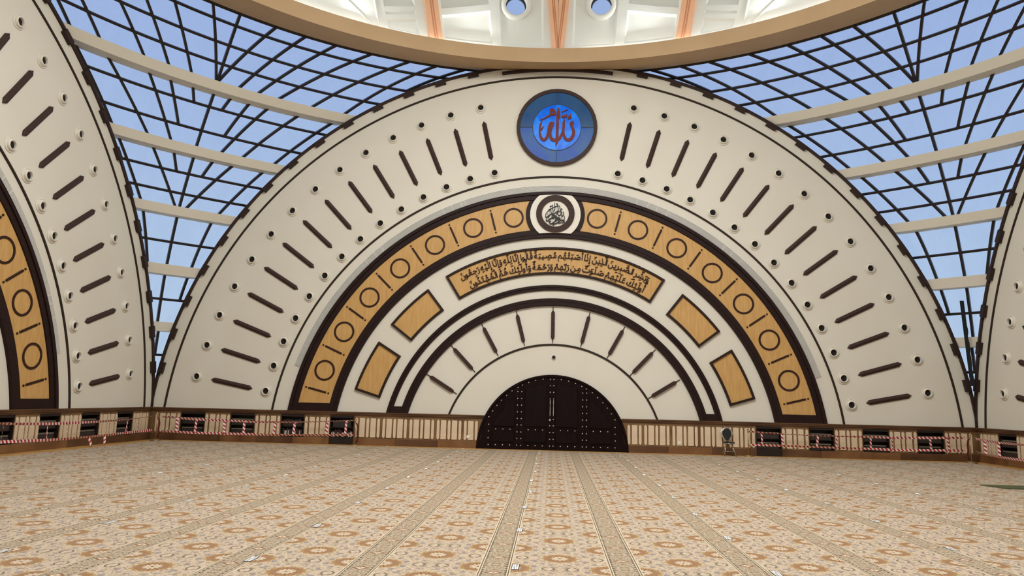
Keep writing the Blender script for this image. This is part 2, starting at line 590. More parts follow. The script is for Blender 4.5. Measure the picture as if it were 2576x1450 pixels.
# ------------------------------------------------------------------ walls
DADO = 1.19
def wall_mesh(name):
    R, zb = 15.06, 1.08
    n = 96
    t1 = arc_end(R, zb)
    pts = [pol(R, -t1 + 2 * t1 * i / n) for i in range(n + 1)]
    v = [(p[0], 0.0, p[1]) for p in pts] + [(p[0], 0.3, p[1]) for p in pts]
    k = n + 1
    f = [tuple(range(k)), tuple(range(2 * k - 1, k - 1, -1))]
    for i in range(k):
        j = (i + 1) % k
        f.append((i, j, k + j, k + i))
    b, bf = box_vf(-15.4, 15.4, 0.36, 0.5, -0.1, 1.3)
    o = len(v)
    v += b
    f += [tuple(o + q for q in x) for x in bf]
    return mesh(name, v, f)

walls = {}
WM = wall_mesh('wall')
for s in ('back', 'left', 'right', 'front'):
    walls[s] = struct(link('wall_' + s, WM.copy(), M['plaster'], None, WALL[s]))

# mouldings on the walls (shared meshes)
MO = {
    'a2': arc_box('arc_moulding', 14.525, 14.595, -arc_end(14.56, DADO), arc_end(14.56, DADO), 0, -0.04, 160, 0.01, DADO),
    'a3': arc_box('arc_moulding', 10.45, 10.52, -arc_end(10.48, DADO), arc_end(10.48, DADO), 0, -0.04, 120, 0.01, DADO),
    'd': arc_box('arc_moulding', 4.00, 4.07, -arc_end(4.03, DADO), arc_end(4.03, DADO), 0, -0.04, 80, 0.01, DADO),
    'edge': arc_box('edge_frame', 15.03, 15.13, -arc_end(15.08, DADO), arc_end(15.08, DADO), 0.12, -0.07, 160),
}
BRK = arc_box('bracket', 14.91, 15.10, -0.82, 0.82, 0.0, -0.13, 2)
PLATE = arc_box('top_plate', 14.80, 14.90, -8.4, 8.4, 0.0, -0.12, 16)
for s in ('back', 'left', 'right'):
    for k in ('a2', 'a3', 'd'):
        if k == 'd' and s == 'right': continue
        link('arc_moulding', MO[k], M['moulding'], walls[s])
    link('edge_frame', MO['edge'], M['edge_metal'], walls[s])
    link('top_plate', PLATE, M['edge_metal'], walls[s])
    for sg in (-1, 1):
        if s == 'left' and sg < 0 or s == 'right' and sg > 0: continue
        for i in range(14):
            th = sg * (12.8 + 5.09 * i)
            link('bracket', BRK, M['edge_metal'], walls[s],
                 Matrix.Translation((0, 0, ZC)) @ Matrix.Rotation(rad(th), 4, 'Y') @ Matrix.Translation((0, 0, -ZC)))

# ------------------------------------------------------------------ dome, ring
def ring_beam():
    prof = [(14.05, 14.50), (14.05, 15.07), (14.12, 15.09), (14.55, 15.09), (15.5, 14.95), (15.42, 14.70)]
    v = []; f = []; n = 160; k = len(prof)
    for i in range(n):
        a = 2 * pi * i / n
        for r, h in prof: v.append((r * sin(a), -15 + r * cos(a), h))
    for i in range(n):
        j = (i + 1) % n
        for q in range(k):
            w = (q + 1) % k
            f.append((i * k + q, i * k + w, j * k + w, j * k + q))
    return mesh('ring', v, f)
struct(link('trim_1', ring_beam(), M['ring_tan']))

DR, DZ = 14.4, 15.0
def dpt(az, el, r):
    """A point of the dome, az in degrees from the back wall direction, el above the springing."""
    a, e_ = rad(az), rad(el)
    return (r * cos(e_) * sin(a), -15 + r * cos(e_) * cos(a), DZ + r * sin(e_))
WARP = 0.0105
def waz(az, el): return az * (1 + WARP * (min(el, 45) - 1.3))

def dome_shell():
    v = []; f = []
    def quadgrid(az0, az1, el_lo, el_hi, r, na, ne, w):
        """el_lo / el_hi: functions of az."""
        o = len(v)
        for i in range(na + 1):
            a = az0 + (az1 - az0) * i / na
            for j in range(ne + 1):
                e_ = el_lo(a) + (el_hi(a) - el_lo(a)) * j / ne
                v.append(dpt(w(a, e_), e_, r))
        for i in range(na):
            for j in range(ne):
                f.append((o + i * (ne + 1) + j, o + (i + 1) * (ne + 1) + j, o + (i + 1) * (ne + 1) + j + 1, o + i * (ne + 1) + j + 1))
    def cell(az0, az1, lo, hi, dep, sg, na=4, ne=3, bev=0.22):
        if sg < 0:
            g = lambda fn: (lambda a: fn(-a))
            az0, az1, lo, hi = -az1, -az0, g(lo), g(hi)
        if dep == 0:
            quadgrid(az0, az1, lo, hi, DR, na, ne, waz)
            return
        b = bev
        lo2, hi2 = (lambda a: lo(a) + b), (lambda a: hi(a) - b)
        quadgrid(az0 + b, az1 - b, lo2, hi2, DR + dep, na, ne, waz)
        # sloped reveals
        def strip(A, B):
            o = len(v)
            for p, q in zip(A, B): v.append(p); v.append(q)
            for i in range(len(A) - 1): f.append((o + 2 * i, o + 2 * i + 2, o + 2 * i + 3, o + 2 * i + 1))
        m_ = 5
        def edge(a0, a1, fn, r): return [dpt(waz(a0 + (a1 - a0) * i / m_, fn(a0 + (a1 - a0) * i / m_)), fn(a0 + (a1 - a0) * i / m_), r) for i in range(m_ + 1)]
        def side(a, l, h, r): return [dpt(waz(a, l + (h - l) * i / m_), l + (h - l) * i / m_, r) for i in range(m_ + 1)]
        strip(edge(az0, az1, lo, DR), edge(az0 + b, az1 - b, lo2, DR + dep))
        strip(edge(az0, az1, hi, DR), edge(az0 + b, az1 - b, hi2, DR + dep))
        strip(side(az0, lo(az0), hi(az0), DR), side(az0 + b, lo2(az0 + b), hi2(az0 + b), DR + dep))
        strip(side(az1, lo(az1), hi(az1), DR), side(az1 - b, lo2(az1 - b), hi2(az1 - b), DR + dep))
    C = lambda k: (lambda a: k)
    L = lambda k, a0: (lambda a: k - 0.235 * (a - a0))
    for sg in (-1, 1):
        cell(0, 2.2, C(0.1), C(30), 0, sg, 2, 10)
        # window panel (recessed) with the porthole cut through it
        cell(2.2, 8.7, C(0.1), C(1.3), 0, sg, 4, 1)
        cell(2.2, 8.7, C(14.5), C(30), 0, sg, 4, 5)
        # its field is built below with the round opening
        cell(8.7, 10.1, C(0.1), C(30), 0, sg, 2, 10)
        rows = [(C(0.1), C(1.3), 0), (C(1.3), L(6.4, 10.8), 0.16), (L(6.4, 10.8), L(7.4, 10.8), 0), (L(7.4, 10.8), L(12.6, 10.8), 0.16), (L(12.6, 10.8), C(30), 0)]
        for lo, hi, d in rows: cell(10.1, 17.4, lo, hi, d, sg, 5, 3 if d else (1 if hi(12) < 20 else 6))
        cell(17.4, 21.3, C(0.1), C(30), 0, sg, 2, 10)
        rows = [(C(0.1), C(1.2), 0), (C(1.2), L(3.45, 21.7), 0.14), (L(3.45, 21.7), L(4.15, 21.7), 0), (L(4.15, 21.7), L(4.65, 21.7), 0.06), (L(4.65, 21.7), L(5.35, 21.7), 0),
                (L(5.35, 21.7), L(9.5, 21.7), 0.14), (L(9.5, 21.7), C(30), 0)]
        for i, (lo, hi, d) in enumerate(rows): cell(21.3, 26.0, lo, hi, d, sg, 4, 2 if i < 6 else 6, 0.12 if i == 3 else 0.22)
        cell(26.0, 27.3, C(0.1), C(30), 0, sg, 1, 10)
        cell(27.3, 45, C(0.1), C(30), 0, sg, 8, 10)
        # window field with opening
        az0, az1, lo, hi, dep, b = 2.5, 8.4, 1.6, 14.2, 0.07, 0.3
        ca, ce, ra = 6.2, 7.75, 1.75
        n = 40
        outer = []
        for i in range(n):
            t = 2 * pi * i / n
            dx, dy = cos(t), sin(t)
            k = 1e9
            if dx > 1e-6: k = min(k, (az1 - ca) / dx)
            if dx < -1e-6: k = min(k, (az0 - ca) / dx)
            if dy > 1e-6: k = min(k, (hi - ce) / dy)
            if dy < -1e-6: k = min(k, (lo - ce) / dy)
            outer.append((ca + dx * k, ce + dy * k))
        corners = [(az1, hi), (az0, hi), (az0, lo), (az1, lo)]
        for c in corners:
            i = min(range(n), key=lambda q: (outer[q][0] - c[0]) ** 2 + (outer[q][1] - c[1]) ** 2)
            outer[i] = c
        o = len(v)
        rings = [0.0, 0.33, 0.66, 1.0]
        for t in rings:
            for i in range(n):
                a = 2 * pi * i / n
                p = (ca + ra * cos(a), ce + ra * sin(a))
                q = (p[0] + (outer[i][0] - p[0]) * t, p[1] + (outer[i][1] - p[1]) * t)
                v.append(dpt(waz(sg * q[0], q[1]), q[1], DR + dep))
        for k in range(3):
            for i in range(n):
                j = (i + 1) % n
                f.append((o + k * n + i, o + k * n + j, o + (k + 1) * n + j, o + (k + 1) * n + i))
        # reveal of the panel
        per_i = [outer[i] for i in range(n)]
        o = len(v)
        for q in per_i:
            v.append(dpt(waz(sg * q[0], q[1]), q[1], DR + dep))
            X = az0 - b if abs(q[0] - az0) < 1e-3 else az1 + b if abs(q[0] - az1) < 1e-3 else q[0]
            Y = lo - b if abs(q[1] - lo) < 1e-3 else hi + b if abs(q[1] - hi) < 1e-3 else q[1]
            v.append(dpt(waz(sg * X, Y), Y, DR))
        for i in range(n):
            j = (i + 1) % n
            f.append((o + 2 * i, o + 2 * j, o + 2 * j + 1, o + 2 * i + 1))
        # tunnel of the porthole
        o = len(v)
        for i in range(n):
            a = 2 * pi * i / n
            p = (ca + ra * cos(a), ce + ra * sin(a))
            v.append(dpt(waz(sg * p[0], p[1]), p[1], DR + dep))
            v.append(dpt(waz(sg * p[0], p[1]), p[1], DR + 0.5))
        for i in range(n):
            j = (i + 1) % n
            f.append((o + 2 * i, o + 2 * j, o + 2 * j + 1, o + 2 * i + 1))
    one = lambda a, e_: a
    k45 = waz(45, 30)
    # plain remainder of the dome
    quadgrid(waz(45, 1.3) - 3, 360 - waz(45, 1.3) + 3, C(0.1), C(30), DR + 0.02, 40, 10, one)
    quadgrid(0, 360, C(29.9), C(90), DR + 0.01, 64, 16, one)
    return mesh('ceiling', v, f)
ceiling = struct(link('ceiling', dome_shell(), M['dome']))

glow = bpy.data.materials.new('cove_lamp_glow')
glow.use_nodes = True
g_ = glow.node_tree.nodes['Principled BSDF']
g_.inputs['Base Color'].default_value = (0.9, 0.9, 0.88, 1)
g_.inputs['Emission Color'].default_value = (1.0, 0.99, 0.93, 1)
g_.inputs['Emission Strength'].default_value = 15.0
for a0, a1 in ((-44, -9), (4, 44)):
    P = [(14.14 * sin(rad(a0 + (a1 - a0) * i / 40)), -15 + 14.14 * cos(rad(a0 + (a1 - a0) * i / 40)), 15.098) for i in range(41)]
    t = link('cove_lamp', tube('cove_lamp', P, 0.011, 6), glow)
    tag(t, 'thin cove lamp hidden behind the lip of the tan ring, %s of the twin ribs' % ('left' if a0 < 0 else 'right'), 'lamp')

def rib_mesh(name, c0, slope, w, lo=0.15, clip=None, curve=0.0):
    """A fluted rib lying on the dome; centre az = c0 + slope*el."""
    prof = [(-0.5, 0.0), (-0.5, 0.15), (-0.14, 0.15), (-0.10, 0.10), (-0.04, 0.10), (-0.01, 0.15), (0.03, 0.15), (0.06, 0.10), (0.12, 0.10), (0.16, 0.15), (0.5, 0.15), (0.5, 0.0)]
    secs = []
    n = 26
    for i in range(n + 1):
        el = lo + (34 - lo) * i / n
        c = c0 + slope * el + curve * el * el
        sec = []
        for p, h in prof:
            a = c + p * w
            if clip: a = max(a, 0.02) if clip > 0 else min(a, -0.02)
            sec.append(dpt(a, el, DR - h))
        secs.append(sec)
    return sweep(name, secs)
for sg in (-1, 1):
    link('dome_rib', rib_mesh('dome_rib', sg * 18.65, sg * 0.19, 2.05), M['peach'], ceiling)
    link('dome_rib', rib_mesh('dome_rib', sg * -0.02, sg * 0.105, 1.6, clip=sg), M['peach'], ceiling)
    # raised bead lines beyond the coffers
    for pts in ([(27.4, 1.2), (28.3, 4.9), (29.4, 10)], [(28.6, 1.2), (32.1, 3.6), (37.5, 7.2), (43, 10)]):
        P = []
        for (a0, e0), (a1, e1) in zip(pts[:-1], pts[1:]):
            for i in range(6): P.append(dpt(sg * (a0 + (a1 - a0) * i / 6), e0 + (e1 - e0) * i / 6, DR))
        link('dome_bead', tube('dome_bead', P, 0.05, 6), M['dome'], ceiling)
    # porthole rim, dark inner ring and pane
    ca, ce = waz(sg * 6.2, 7.75), 7.75
    c = Vector(dpt(ca, ce, DR + 0.07))
    nrm = (Vector((0, -15, DZ)) - c).normalized()
    q = nrm.to_track_quat('Z', 'Y').to_matrix().to_4x4()
    mw = Matrix.Translation(c) @ q
    w = link('porthole_rim', lathe('porthole_rim', [(0.40, -0.1), (0.40, 0.10), (0.44, 0.13), (0.55, 0.11), (0.60, 0.02), (0.60, -0.1)], 40, cap=False), M['dome'], ceiling, mw)
    link('porthole_ring', lathe('porthole_ring', [(0.425, -0.30), (0.425, -0.12), (0.37, -0.12), (0.37, -0.30), (0.425, -0.30)], 40, cap=False), M['frame_metal'], w)
    link('porthole_pane', lathe('porthole_pane', [(0.40, -0.24), (0.40, -0.22)], 40, smooth=False), M['pane'], w)

# ------------------------------------------------------------------ glazed corners
GR, GC = 21.7, Vector((0, -15, -0.22))
HW = 15.05
def rho(z): return sqrt(GR * GR - (z - GC.z) ** 2)
def az_left(z): return math.acos(min(1, 15.85 / rho(z)))           # the glass runs on behind the wall arch
def az_pt(a, z, dr=0.0):
    """a: angle (radians) from the -x axis toward the back wall."""
    r = rho(z)
    p = Vector((-r * cos(a), -15 + r * sin(a), z))
    return p + (p - GC).normalized() * dr
def line_az(L, z):
    kind, v0, v1, z0, z1 = L
    t = (z0 - z) / (z0 - z1)
    val = v0 + (v1 - v0) * t
    r = rho(z)
    if kind == 'a': a = math.acos(max(-1, min(1, (HW - val) / r)))
    elif kind == 'b': a = math.asin(max(-1, min(1, (15 - val) / r)))
    else: a = val
    lo = az_left(z)
    return min(max(a, lo), pi / 2 - lo)
D0 = rad(44.6)
SECT = [
    # rows of glass from top to bottom, then mullions (kind, value at top, value at bottom, top, bottom)
    ([14.8, 14.47, 13.92, 13.37, 12.76], [
        ('a', 0.097, -0.062, 14.83, 12.87), ('a', 0.47, 0.389, 14.83, 12.87), ('a', 1.16, 1.177, 14.82, 12.86), ('a', 1.796, 1.677, 14.81, 12.86), ('a', 2.441, 2.177, 14.81, 12.86), ('a', 3.34, 2.768, 14.81, 12.86), ('d', 0.786, 0.785, 14.8, 12.86), ('b', 3.05, 2.749, 14.8, 12.86), ('b', 2.384, 2.225, 14.8, 12.86), ('b', 1.739, 1.761, 14.79, 12.85), ('b', 1.064, 1.278, 14.79, 12.85), ('b', 0.45, 0.542, 14.79, 12.85), ('b', 0.087, -0.123, 14.79, 12.85), ('b', -0.225, -0.315, 14.79, 13.9)]),
    ([12.43, 12.06, 11.28, 10.62], [
        ('a', -0.141, -0.099, 12.44, 10.76), ('a', 0.392, 0.616, 12.44, 10.76), ('a', 1.149, 1.136, 12.44, 10.75), ('a', 1.588, 1.44, 12.43, 11.28), ('a', 2.087, 2.008, 12.43, 12.06), ('d', 0.785, 0.781, 12.43, 10.75), ('b', 2.135, 2.055, 12.43, 12.06), ('b', 1.681, 1.461, 12.43, 11.28), ('b', 1.248, 1.189, 12.43, 10.75), ('b', 0.563, 0.665, 12.42, 10.75), ('b', -0.153, -0.08, 12.42, 10.75)]),
    ([10.3, 9.8, 9.1, 8.54], [
        ('a', -0.056, 0.023, 10.3, 8.64), ('a', 0.659, 0.828, 10.3, 8.64), ('a', 1.118, 1.069, 10.3, 9.8), ('d', 0.781, 0.778, 10.29, 8.64), ('b', 1.18, 1.13, 10.29, 9.8), ('b', 0.716, 0.919, 10.29, 8.64), ('b', -0.019, 0.103, 10.29, 8.64)]),
    ([8.21, 7.36, 6.47], [
        ('a', 0.014, -0.113, 8.21, 6.54), ('d', 0.778, 0.778, 8.21, 6.54), ('b', 0.114, -0.096, 8.21, 6.54)]),
    ([6.13, 5.25, 4.35], [
        ('d', 0.778, 0.78, 6.13, 4.4), ('b', -0.136, -0.225, 6.13, 5.25)]),
    ([4.02, 3.15, 1.24], [
        ('d', 0.784, 0.784, 4.02, 3.15)]),
]
BEAMS = [(12.42, 12.70), (10.33, 10.62), (8.23, 8.54), (6.11, 6.47), (4.02, 4.36)]

def glaze(n, mirror, detail=True):
    root = bpy.data.objects.new('window_%d' % n, None)
    COL.objects.link(root)
    struct(root)
    mx, my = mirror
    T = lambda p: (p[0] * mx, p[1] if my > 0 else -30 - p[1], p[2])
    if not detail:
        v = []; f = []
        for i in range(17):
            z = 14.8 + (1.24 - 14.8) * i / 16
            lo = az_left(z)
            for j in range(17): v.append(T(az_pt(lo + (pi / 2 - 2 * lo) * j / 16, z)))
        for i in range(16):
            for j in range(16): f.append((i * 17 + j, i * 17 + j + 1, i * 17 + j + 18, i * 17 + j + 17))
        link('pane', mesh('pane', v, f), M['pane'], root)
        return root
    for rows, lines in SECT:
        rows = list(rows)
        if rows[0] < 14: rows[0] += 0.12
        for z0, z1 in zip(rows[:-1], rows[1:]):
            zm = (z0 + z1) / 2
            act = [L for L in lines if L[3] + 0.1 >= zm >= L[4] - 0.03]
            act.sort(key=lambda L: line_az(L, zm))
            eds = [lambda z: az_left(z)] + [(lambda z, L=L: line_az(L, z)) for L in act] + [lambda z: pi / 2 - az_left(z)]
            for ea, eb in zip(eds[:-1], eds[1:]):
                if (eb(zm) - ea(zm)) * rho(zm) < 0.04: continue
                v = []; f = []
                nz, na = 3, 3
                for dr in (0.0, 0.02):
                    for i in range(nz + 1):
                        z = z0 + (z1 - z0) * i / nz
                        for j in range(na + 1):
                            v.append(T(az_pt(ea(z) + (eb(z) - ea(z)) * j / na, z, dr)))
                k = (nz + 1) * (na + 1); s = na + 1
                for i in range(nz):
                    for j in range(na):
                        a = i * s + j
                        f.append((a, a + 1, a + s + 1, a + s)); f.append((k + a, k + a + s, k + a + s + 1, k + a + 1))
                rim = [j for j in range(na)] + [i * s + na for i in range(nz)] + [nz * s + j for j in range(na, 0, -1)] + [i * s for i in range(nz, 0, -1)]
                for q in range(len(rim)):
                    a, b = rim[q], rim[(q + 1) % len(rim)]
                    f.append((a, b, k + b, k + a))
                link('pane', mesh('pane', v, f), M['pane'], root)
        # purlins
        for z in rows[1:-1]:
            lo = az_left(z)
            secs = []
            for i in range(29):
                a = lo + (pi / 2 - 2 * lo) * i / 28
                p = az_pt(a, z)
                nr = (p - GC).normalized()
                t = Vector((sin(a), cos(a), 0))
                sd = t.cross(nr).normalized()
                secs.append([T(p + sd * 0.042), T(p - sd * 0.042), T(p - sd * 0.042 - nr * 0.1), T(p + sd * 0.042 - nr * 0.1)])
            link('purlin', sweep('purlin', secs), M['frame_metal'], root)
        # mullions
        for L in lines:
            zt, zb = L[3], L[4]
            if 0 < zb - rows[-1] < 0.15: zb = rows[-1]
            if abs(zt - rows[0]) < 0.2: zt = rows[0] + 0.08
            secs = []
            m_ = 10
            for i in range(m_ + 1):
                z = zt + (zb - zt) * i / m_
                z2 = zt + (zb - zt) * (i + 0.05) / m_
                p, p2 = az_pt(line_az(L, z), z), az_pt(line_az(L, z2), z2)
                nr = (p - GC).normalized()
                sd = (p2 - p).normalized().cross(nr).normalized()
                wd = 0.042
                secs.append([T(p + sd * wd), T(p - sd * wd), T(p - sd * wd - nr * 0.11), T(p + sd * wd - nr * 0.11)])
            link('mullion', sweep('mullion', secs), M['frame_metal'], root)
    # top frame along the ring
    secs = []
    for i in range(41):
        lo = az_left(14.80)
        a = lo + (pi / 2 - 2 * lo) * i / 40
        p = az_pt(a, 14.80)
        nr = (p - GC).normalized()
        sd = Vector((sin(a), cos(a), 0)).cross(nr).normalized()
        secs.append([T(p + sd * 0.05), T(p - sd * 0.05), T(p - sd * 0.05 - nr * 0.08), T(p + sd * 0.05 - nr * 0.08)])
    link('head_frame', sweep('head_frame', secs), M['frame_metal'], root)
    # white cross beams
    for zf, zt in BEAMS:
        r1 = lambda z: sqrt(21.3 ** 2 - (z - GC.z) ** 2)
        secs = []
        for i in range(33):
            sec = []
            for r, z in ((rho(zf), zf), (r1(zf), zf), (r1(zt), zt), (rho(zt), zt)):
                lo = math.acos(min(1, 15.28 / r))
                a = lo + (pi / 2 - 2 * lo) * i / 32
                sec.append(T((-r * cos(a), -15 + r * sin(a), z)))
            secs.append(sec)
        link('cross_beam', sweep('cross_beam', secs), M['plaster'], root)
    return root
glaze(1, (1, 1))
glaze(2, (-1, 1))
glaze(3, (1, -1), False)
glaze(4, (-1, -1), False)

# ------------------------------------------------------------------ dado, niches with bookcases
NICHE = [(7.28, 8.18), (9.14, 10.02), (11.01, 11.93), (12.90, 13.82)]
slat = prism('stone_slat', [(0, 0.265), (0.05, 0.32), (0.05, 0.935), (0, 0.99), (-0.05, 0.935), (-0.05, 0.32)], -0.03, -0.055, 0.008)
tile = prism('stone_tile', [(-0.1, 0.285), (0.1, 0.285), (0.1, 0.972), (-0.1, 0.972)], -0.03, -0.055, 0.008)
CENTRE = [(2.76, 's'), (2.965, 't'), (3.165, 's')]
for g in (3.36, 4.365, 5.365, 6.365):
    CENTRE += [(g, 's'), (g + 0.2, 't'), (g + 0.4, 's'), (g + 0.605, 't'), (g + 0.8 if g < 6 else g + 0.815, 's')]
SIDE = []
for g in (8.24, 10.1, 12.0, 13.9):
    SIDE += [(g, 's'), (g + 0.2, 't'), (g + 0.4, 's'), (g + 0.605, 't'), (g + 0.82, 's')]
CORN = [(0.0, 1.045), (-0.05, 1.05), (-0.05, 1.075), (-0.085, 1.10), (-0.085, 1.135), (-0.11, 1.15), (-0.11, 1.19), (0.0, 1.19)]

def cornice_mesh(u0, u1):
    return sweep('cornice', [[(u, y, z) for y, z in CORN] for u in (u0, u1)])
def dado(side, spans, sgns, door):
    root = bpy.data.objects.new('baseboard_' + side, None)
    COL.objects.link(root)
    root.matrix_world = WALL[side]
    struct(root)
    lo, hi = spans
    cuts = []
    for sg in sgns:
        for i, (a, b) in enumerate(NICHE): cuts.append((sg * a, sg * b) if sg > 0 else (-b, -a))
    if door: cuts.append((-2.45, 2.45))
    cuts.sort()
    x = lo
    edges = []
    for a, b in cuts + [(hi, hi)]:
        if a > x:
            link('marble_field', box('marble_field', x, a, -0.03, 0.36, 0.24, 1.05), M['marble'], root)
        x = max(x, b)
    # plinth slabs about a metre and a half long, joints left between them
    x = lo
    full = [(sg * 7.28, sg * 8.18) if sg > 0 else (-8.18, -7.28) for sg in sgns] if door else []
    gaps = sorted(full + ([(-2.6, 2.6)] if door else []))
    segs = []
    for a, b in gaps + [(hi, hi)]:
        if a > x: segs.append((x, a))
        x = max(x, b)
    for a, b in segs:
        n = max(1, round((b - a) / 1.5))
        for i in range(n):
            p, q = a + (b - a) * i / n, a + (b - a) * (i + 1) / n
            link('plinth_slab', box('plinth_slab', p + 0.002, q - 0.002, -0.06, 0.36, 0.0, 0.24, 0.004), M['plinth_b' if random.random() < 0.35 else 'plinth'], root)
    segs = [(lo, -2.45), (2.45, hi)] if door else [(lo, hi)]
    for a, b in segs:
        link('cornice', cornice_mesh(a, b), M['cornice'], root)
    for sg in sgns:
        for u, k in (CENTRE if door else []) + SIDE:
            if not lo - 0.1 < sg * u < hi + 0.1: continue
            link('stone_slat' if k == 's' else 'stone_tile', slat if k == 's' else tile, M['stone'], root, Matrix.Translation((sg * u, 0, 0)))
    return root
dado('back', (-15, 15), (-1, 1), True)
dado('left', (-15, 14.9), (1,), False)
dado('right', (-14.9, 15), (-1,), False)
dado('front', (-15, 15), (), False)

shelf_parts = {}
def bookcase(side, sg, i, label, tall):
    a, b = NICHE[i]
    c, hw = sg * (a + b) / 2, (b - a) / 2 - 0.005
    t = thing('bookcase', label, 'bookcase', WALL[side] @ Matrix.Translation((c, 0, 0)), 'bookcases recessed in the marble dado')
    z0 = 0.0 if tall else 0.245
    w = M['shelf_wood']
    for nm, x0, x1, y0, y1, p, q in (('back_panel', -hw, hw, 0.31, 0.33, z0, 1.04), ('side_panel', -hw, -hw + 0.025, -0.02, 0.31, z0, 1.04), ('side_panel', hw - 0.025, hw, -0.02, 0.31, z0, 1.04),
                                     ('top_panel', -hw + 0.025, hw - 0.025, -0.025, 0.31, 0.965, 1.04), ('shelf', -hw + 0.025, hw - 0.025, 0.0, 0.31, 0.245, 0.27), ('shelf', -hw + 0.025, hw - 0.025, 0.0, 0.31, 0.60, 0.622)):
        key = (nm, x0 < -0.3, p, tall, i if nm != 'side_panel' else (i, x0 > 0))
        link(nm, box(nm, x0, x1, y0, y1, p, q), w, t)
    if tall: link('kick_panel', box('kick_panel', -hw + 0.025, hw - 0.025, -0.015, 0.01, 0.0, 0.245), w, t)
    return t
book_meshes = [box('book', -0.5, 0.5, 0, 1, 0, 1, 0.03) for _ in range(4)]
for mm, k in zip(book_meshes, ('book_a', 'book_b', 'book_c', 'book_w')): mm.materials.append(M[k])
def bookrow(side, sg, i, individual, where):
    a, b = NICHE[i]
    base = WALL[side] @ Matrix.Translation((sg * (a + b) / 2, 0, 0))
    rnd = random.Random(i * 7 + len(side))
    hw = (b - a) / 2 - 0.04
    for lvl, z in enumerate((0.271, 0.623)):
        if individual:
            x = -hw + rnd.uniform(0, 0.06)
            k = 0
            end = hw - (0.1 if lvl else 0.05)
            while x < end:
                wd, ht = rnd.uniform(0.028, 0.05), rnd.uniform(0.2, 0.27)
                white = lvl == 0 and rnd.random() < (0.35 if i == 0 else 0.16)
                m = book_meshes[3 if white else rnd.choice((0, 0, 1, 2))]
                o = link('book', m, None, None, None)
                o.matrix_world = base @ Matrix.Translation((x + wd / 2, 0.03, z)) @ Matrix.Diagonal((wd - 0.003, 0.19, ht * (0.75 if white else 1), 1))
                tag(o, '%s book, %s along the %s shelf of the %s bookcase left of the door' % (('dark grey', 'maroon', 'green-black', 'white-spined')[book_meshes.index(m)], ORD[k], 'upper' if lvl else 'lower', ORD[i]),
                    'book', 'books in the bookcase ' + where)
                x += wd
                k += 1
        else:
            for d, (dz, hh) in enumerate(((0, 0.17), (0.17, 0.05))):
                v = []; f = []
                x = -hw
                while x < hw - 0.06:
                    wd = rnd.uniform(0.03, 0.055)
                    q, g = box_vf(x, x + wd - 0.003, 0.04 if d == 0 else 0.05, 0.24, z + dz, z + dz + hh * rnd.uniform(0.85, 1))
                    o = len(v); v += q; f += [tuple(o + r for r in y) for y in g]
                    x += wd
                if d == 0:
                    o = link('books', flat('books', v, f), M['book_a'])
                else: o = link('books', flat('books', v, f), M['book_e'])
                o.matrix_world = base
                o['kind'] = 'stuff'
                tag(o, ('shadowed row of closed books' if d == 0 else 'pale page edges of books lying') + ' on the %s shelf of the bookcase %s' % ('upper' if lvl else 'lower', where), 'books')
for sg, nm in ((-1, 'left'), (1, 'right')):
    for i in range(4):
        wh = '%s to the %s of the big door' % (ORD[i], nm)
        bookcase('back', sg, i, 'black-brown bookcase, ' + wh + (', down to the floor' if i == 0 else ''), i == 0)
        bookrow('back', sg, i, sg < 0 and i < 2, wh)
for i in range(4):
    wh = 'of the side wall at far left, %s out from the corner' % ORD[3 - i]
    bookcase('left', 1, i, 'black-brown bookcase ' + wh.replace('side wall at ', '').replace('of the', 'in the'), False)
    bookrow('left', 1, i, False, wh)
wh = 'of the side wall at far right, beside the corner'
bookcase('right', -1, 3, 'black-brown bookcase ' + wh.replace('side wall at ', '').replace('of the', 'in the'), False)
bookrow('right', -1, 3, False, wh)
wh = 'of the side wall at far right, second out from the corner'
bookcase('right', -1, 2, 'black-brown bookcase ' + wh.replace('side wall at ', '').replace('of the', 'in the'), False)
bookrow('right', -1, 2, False, wh)
for u, z, l in ((-3.05, 0.40, 'left'), (4.56, 0.38, 'right')):
    t = thing('socket_plate', 'small square white socket plate on a limestone tile to the %s of the door' % l, 'socket', Matrix.Translation((u, -0.055, z)))
    link('cover_plate', box('cover_plate', -0.055, 0.055, -0.015, 0, -0.055, 0.055, 0.006), M['white_plastic'], t)
    link('outlet', box('outlet', -0.03, 0.03, -0.019, -0.014, -0.03, 0.03, 0.003), M['white_plastic'], t)

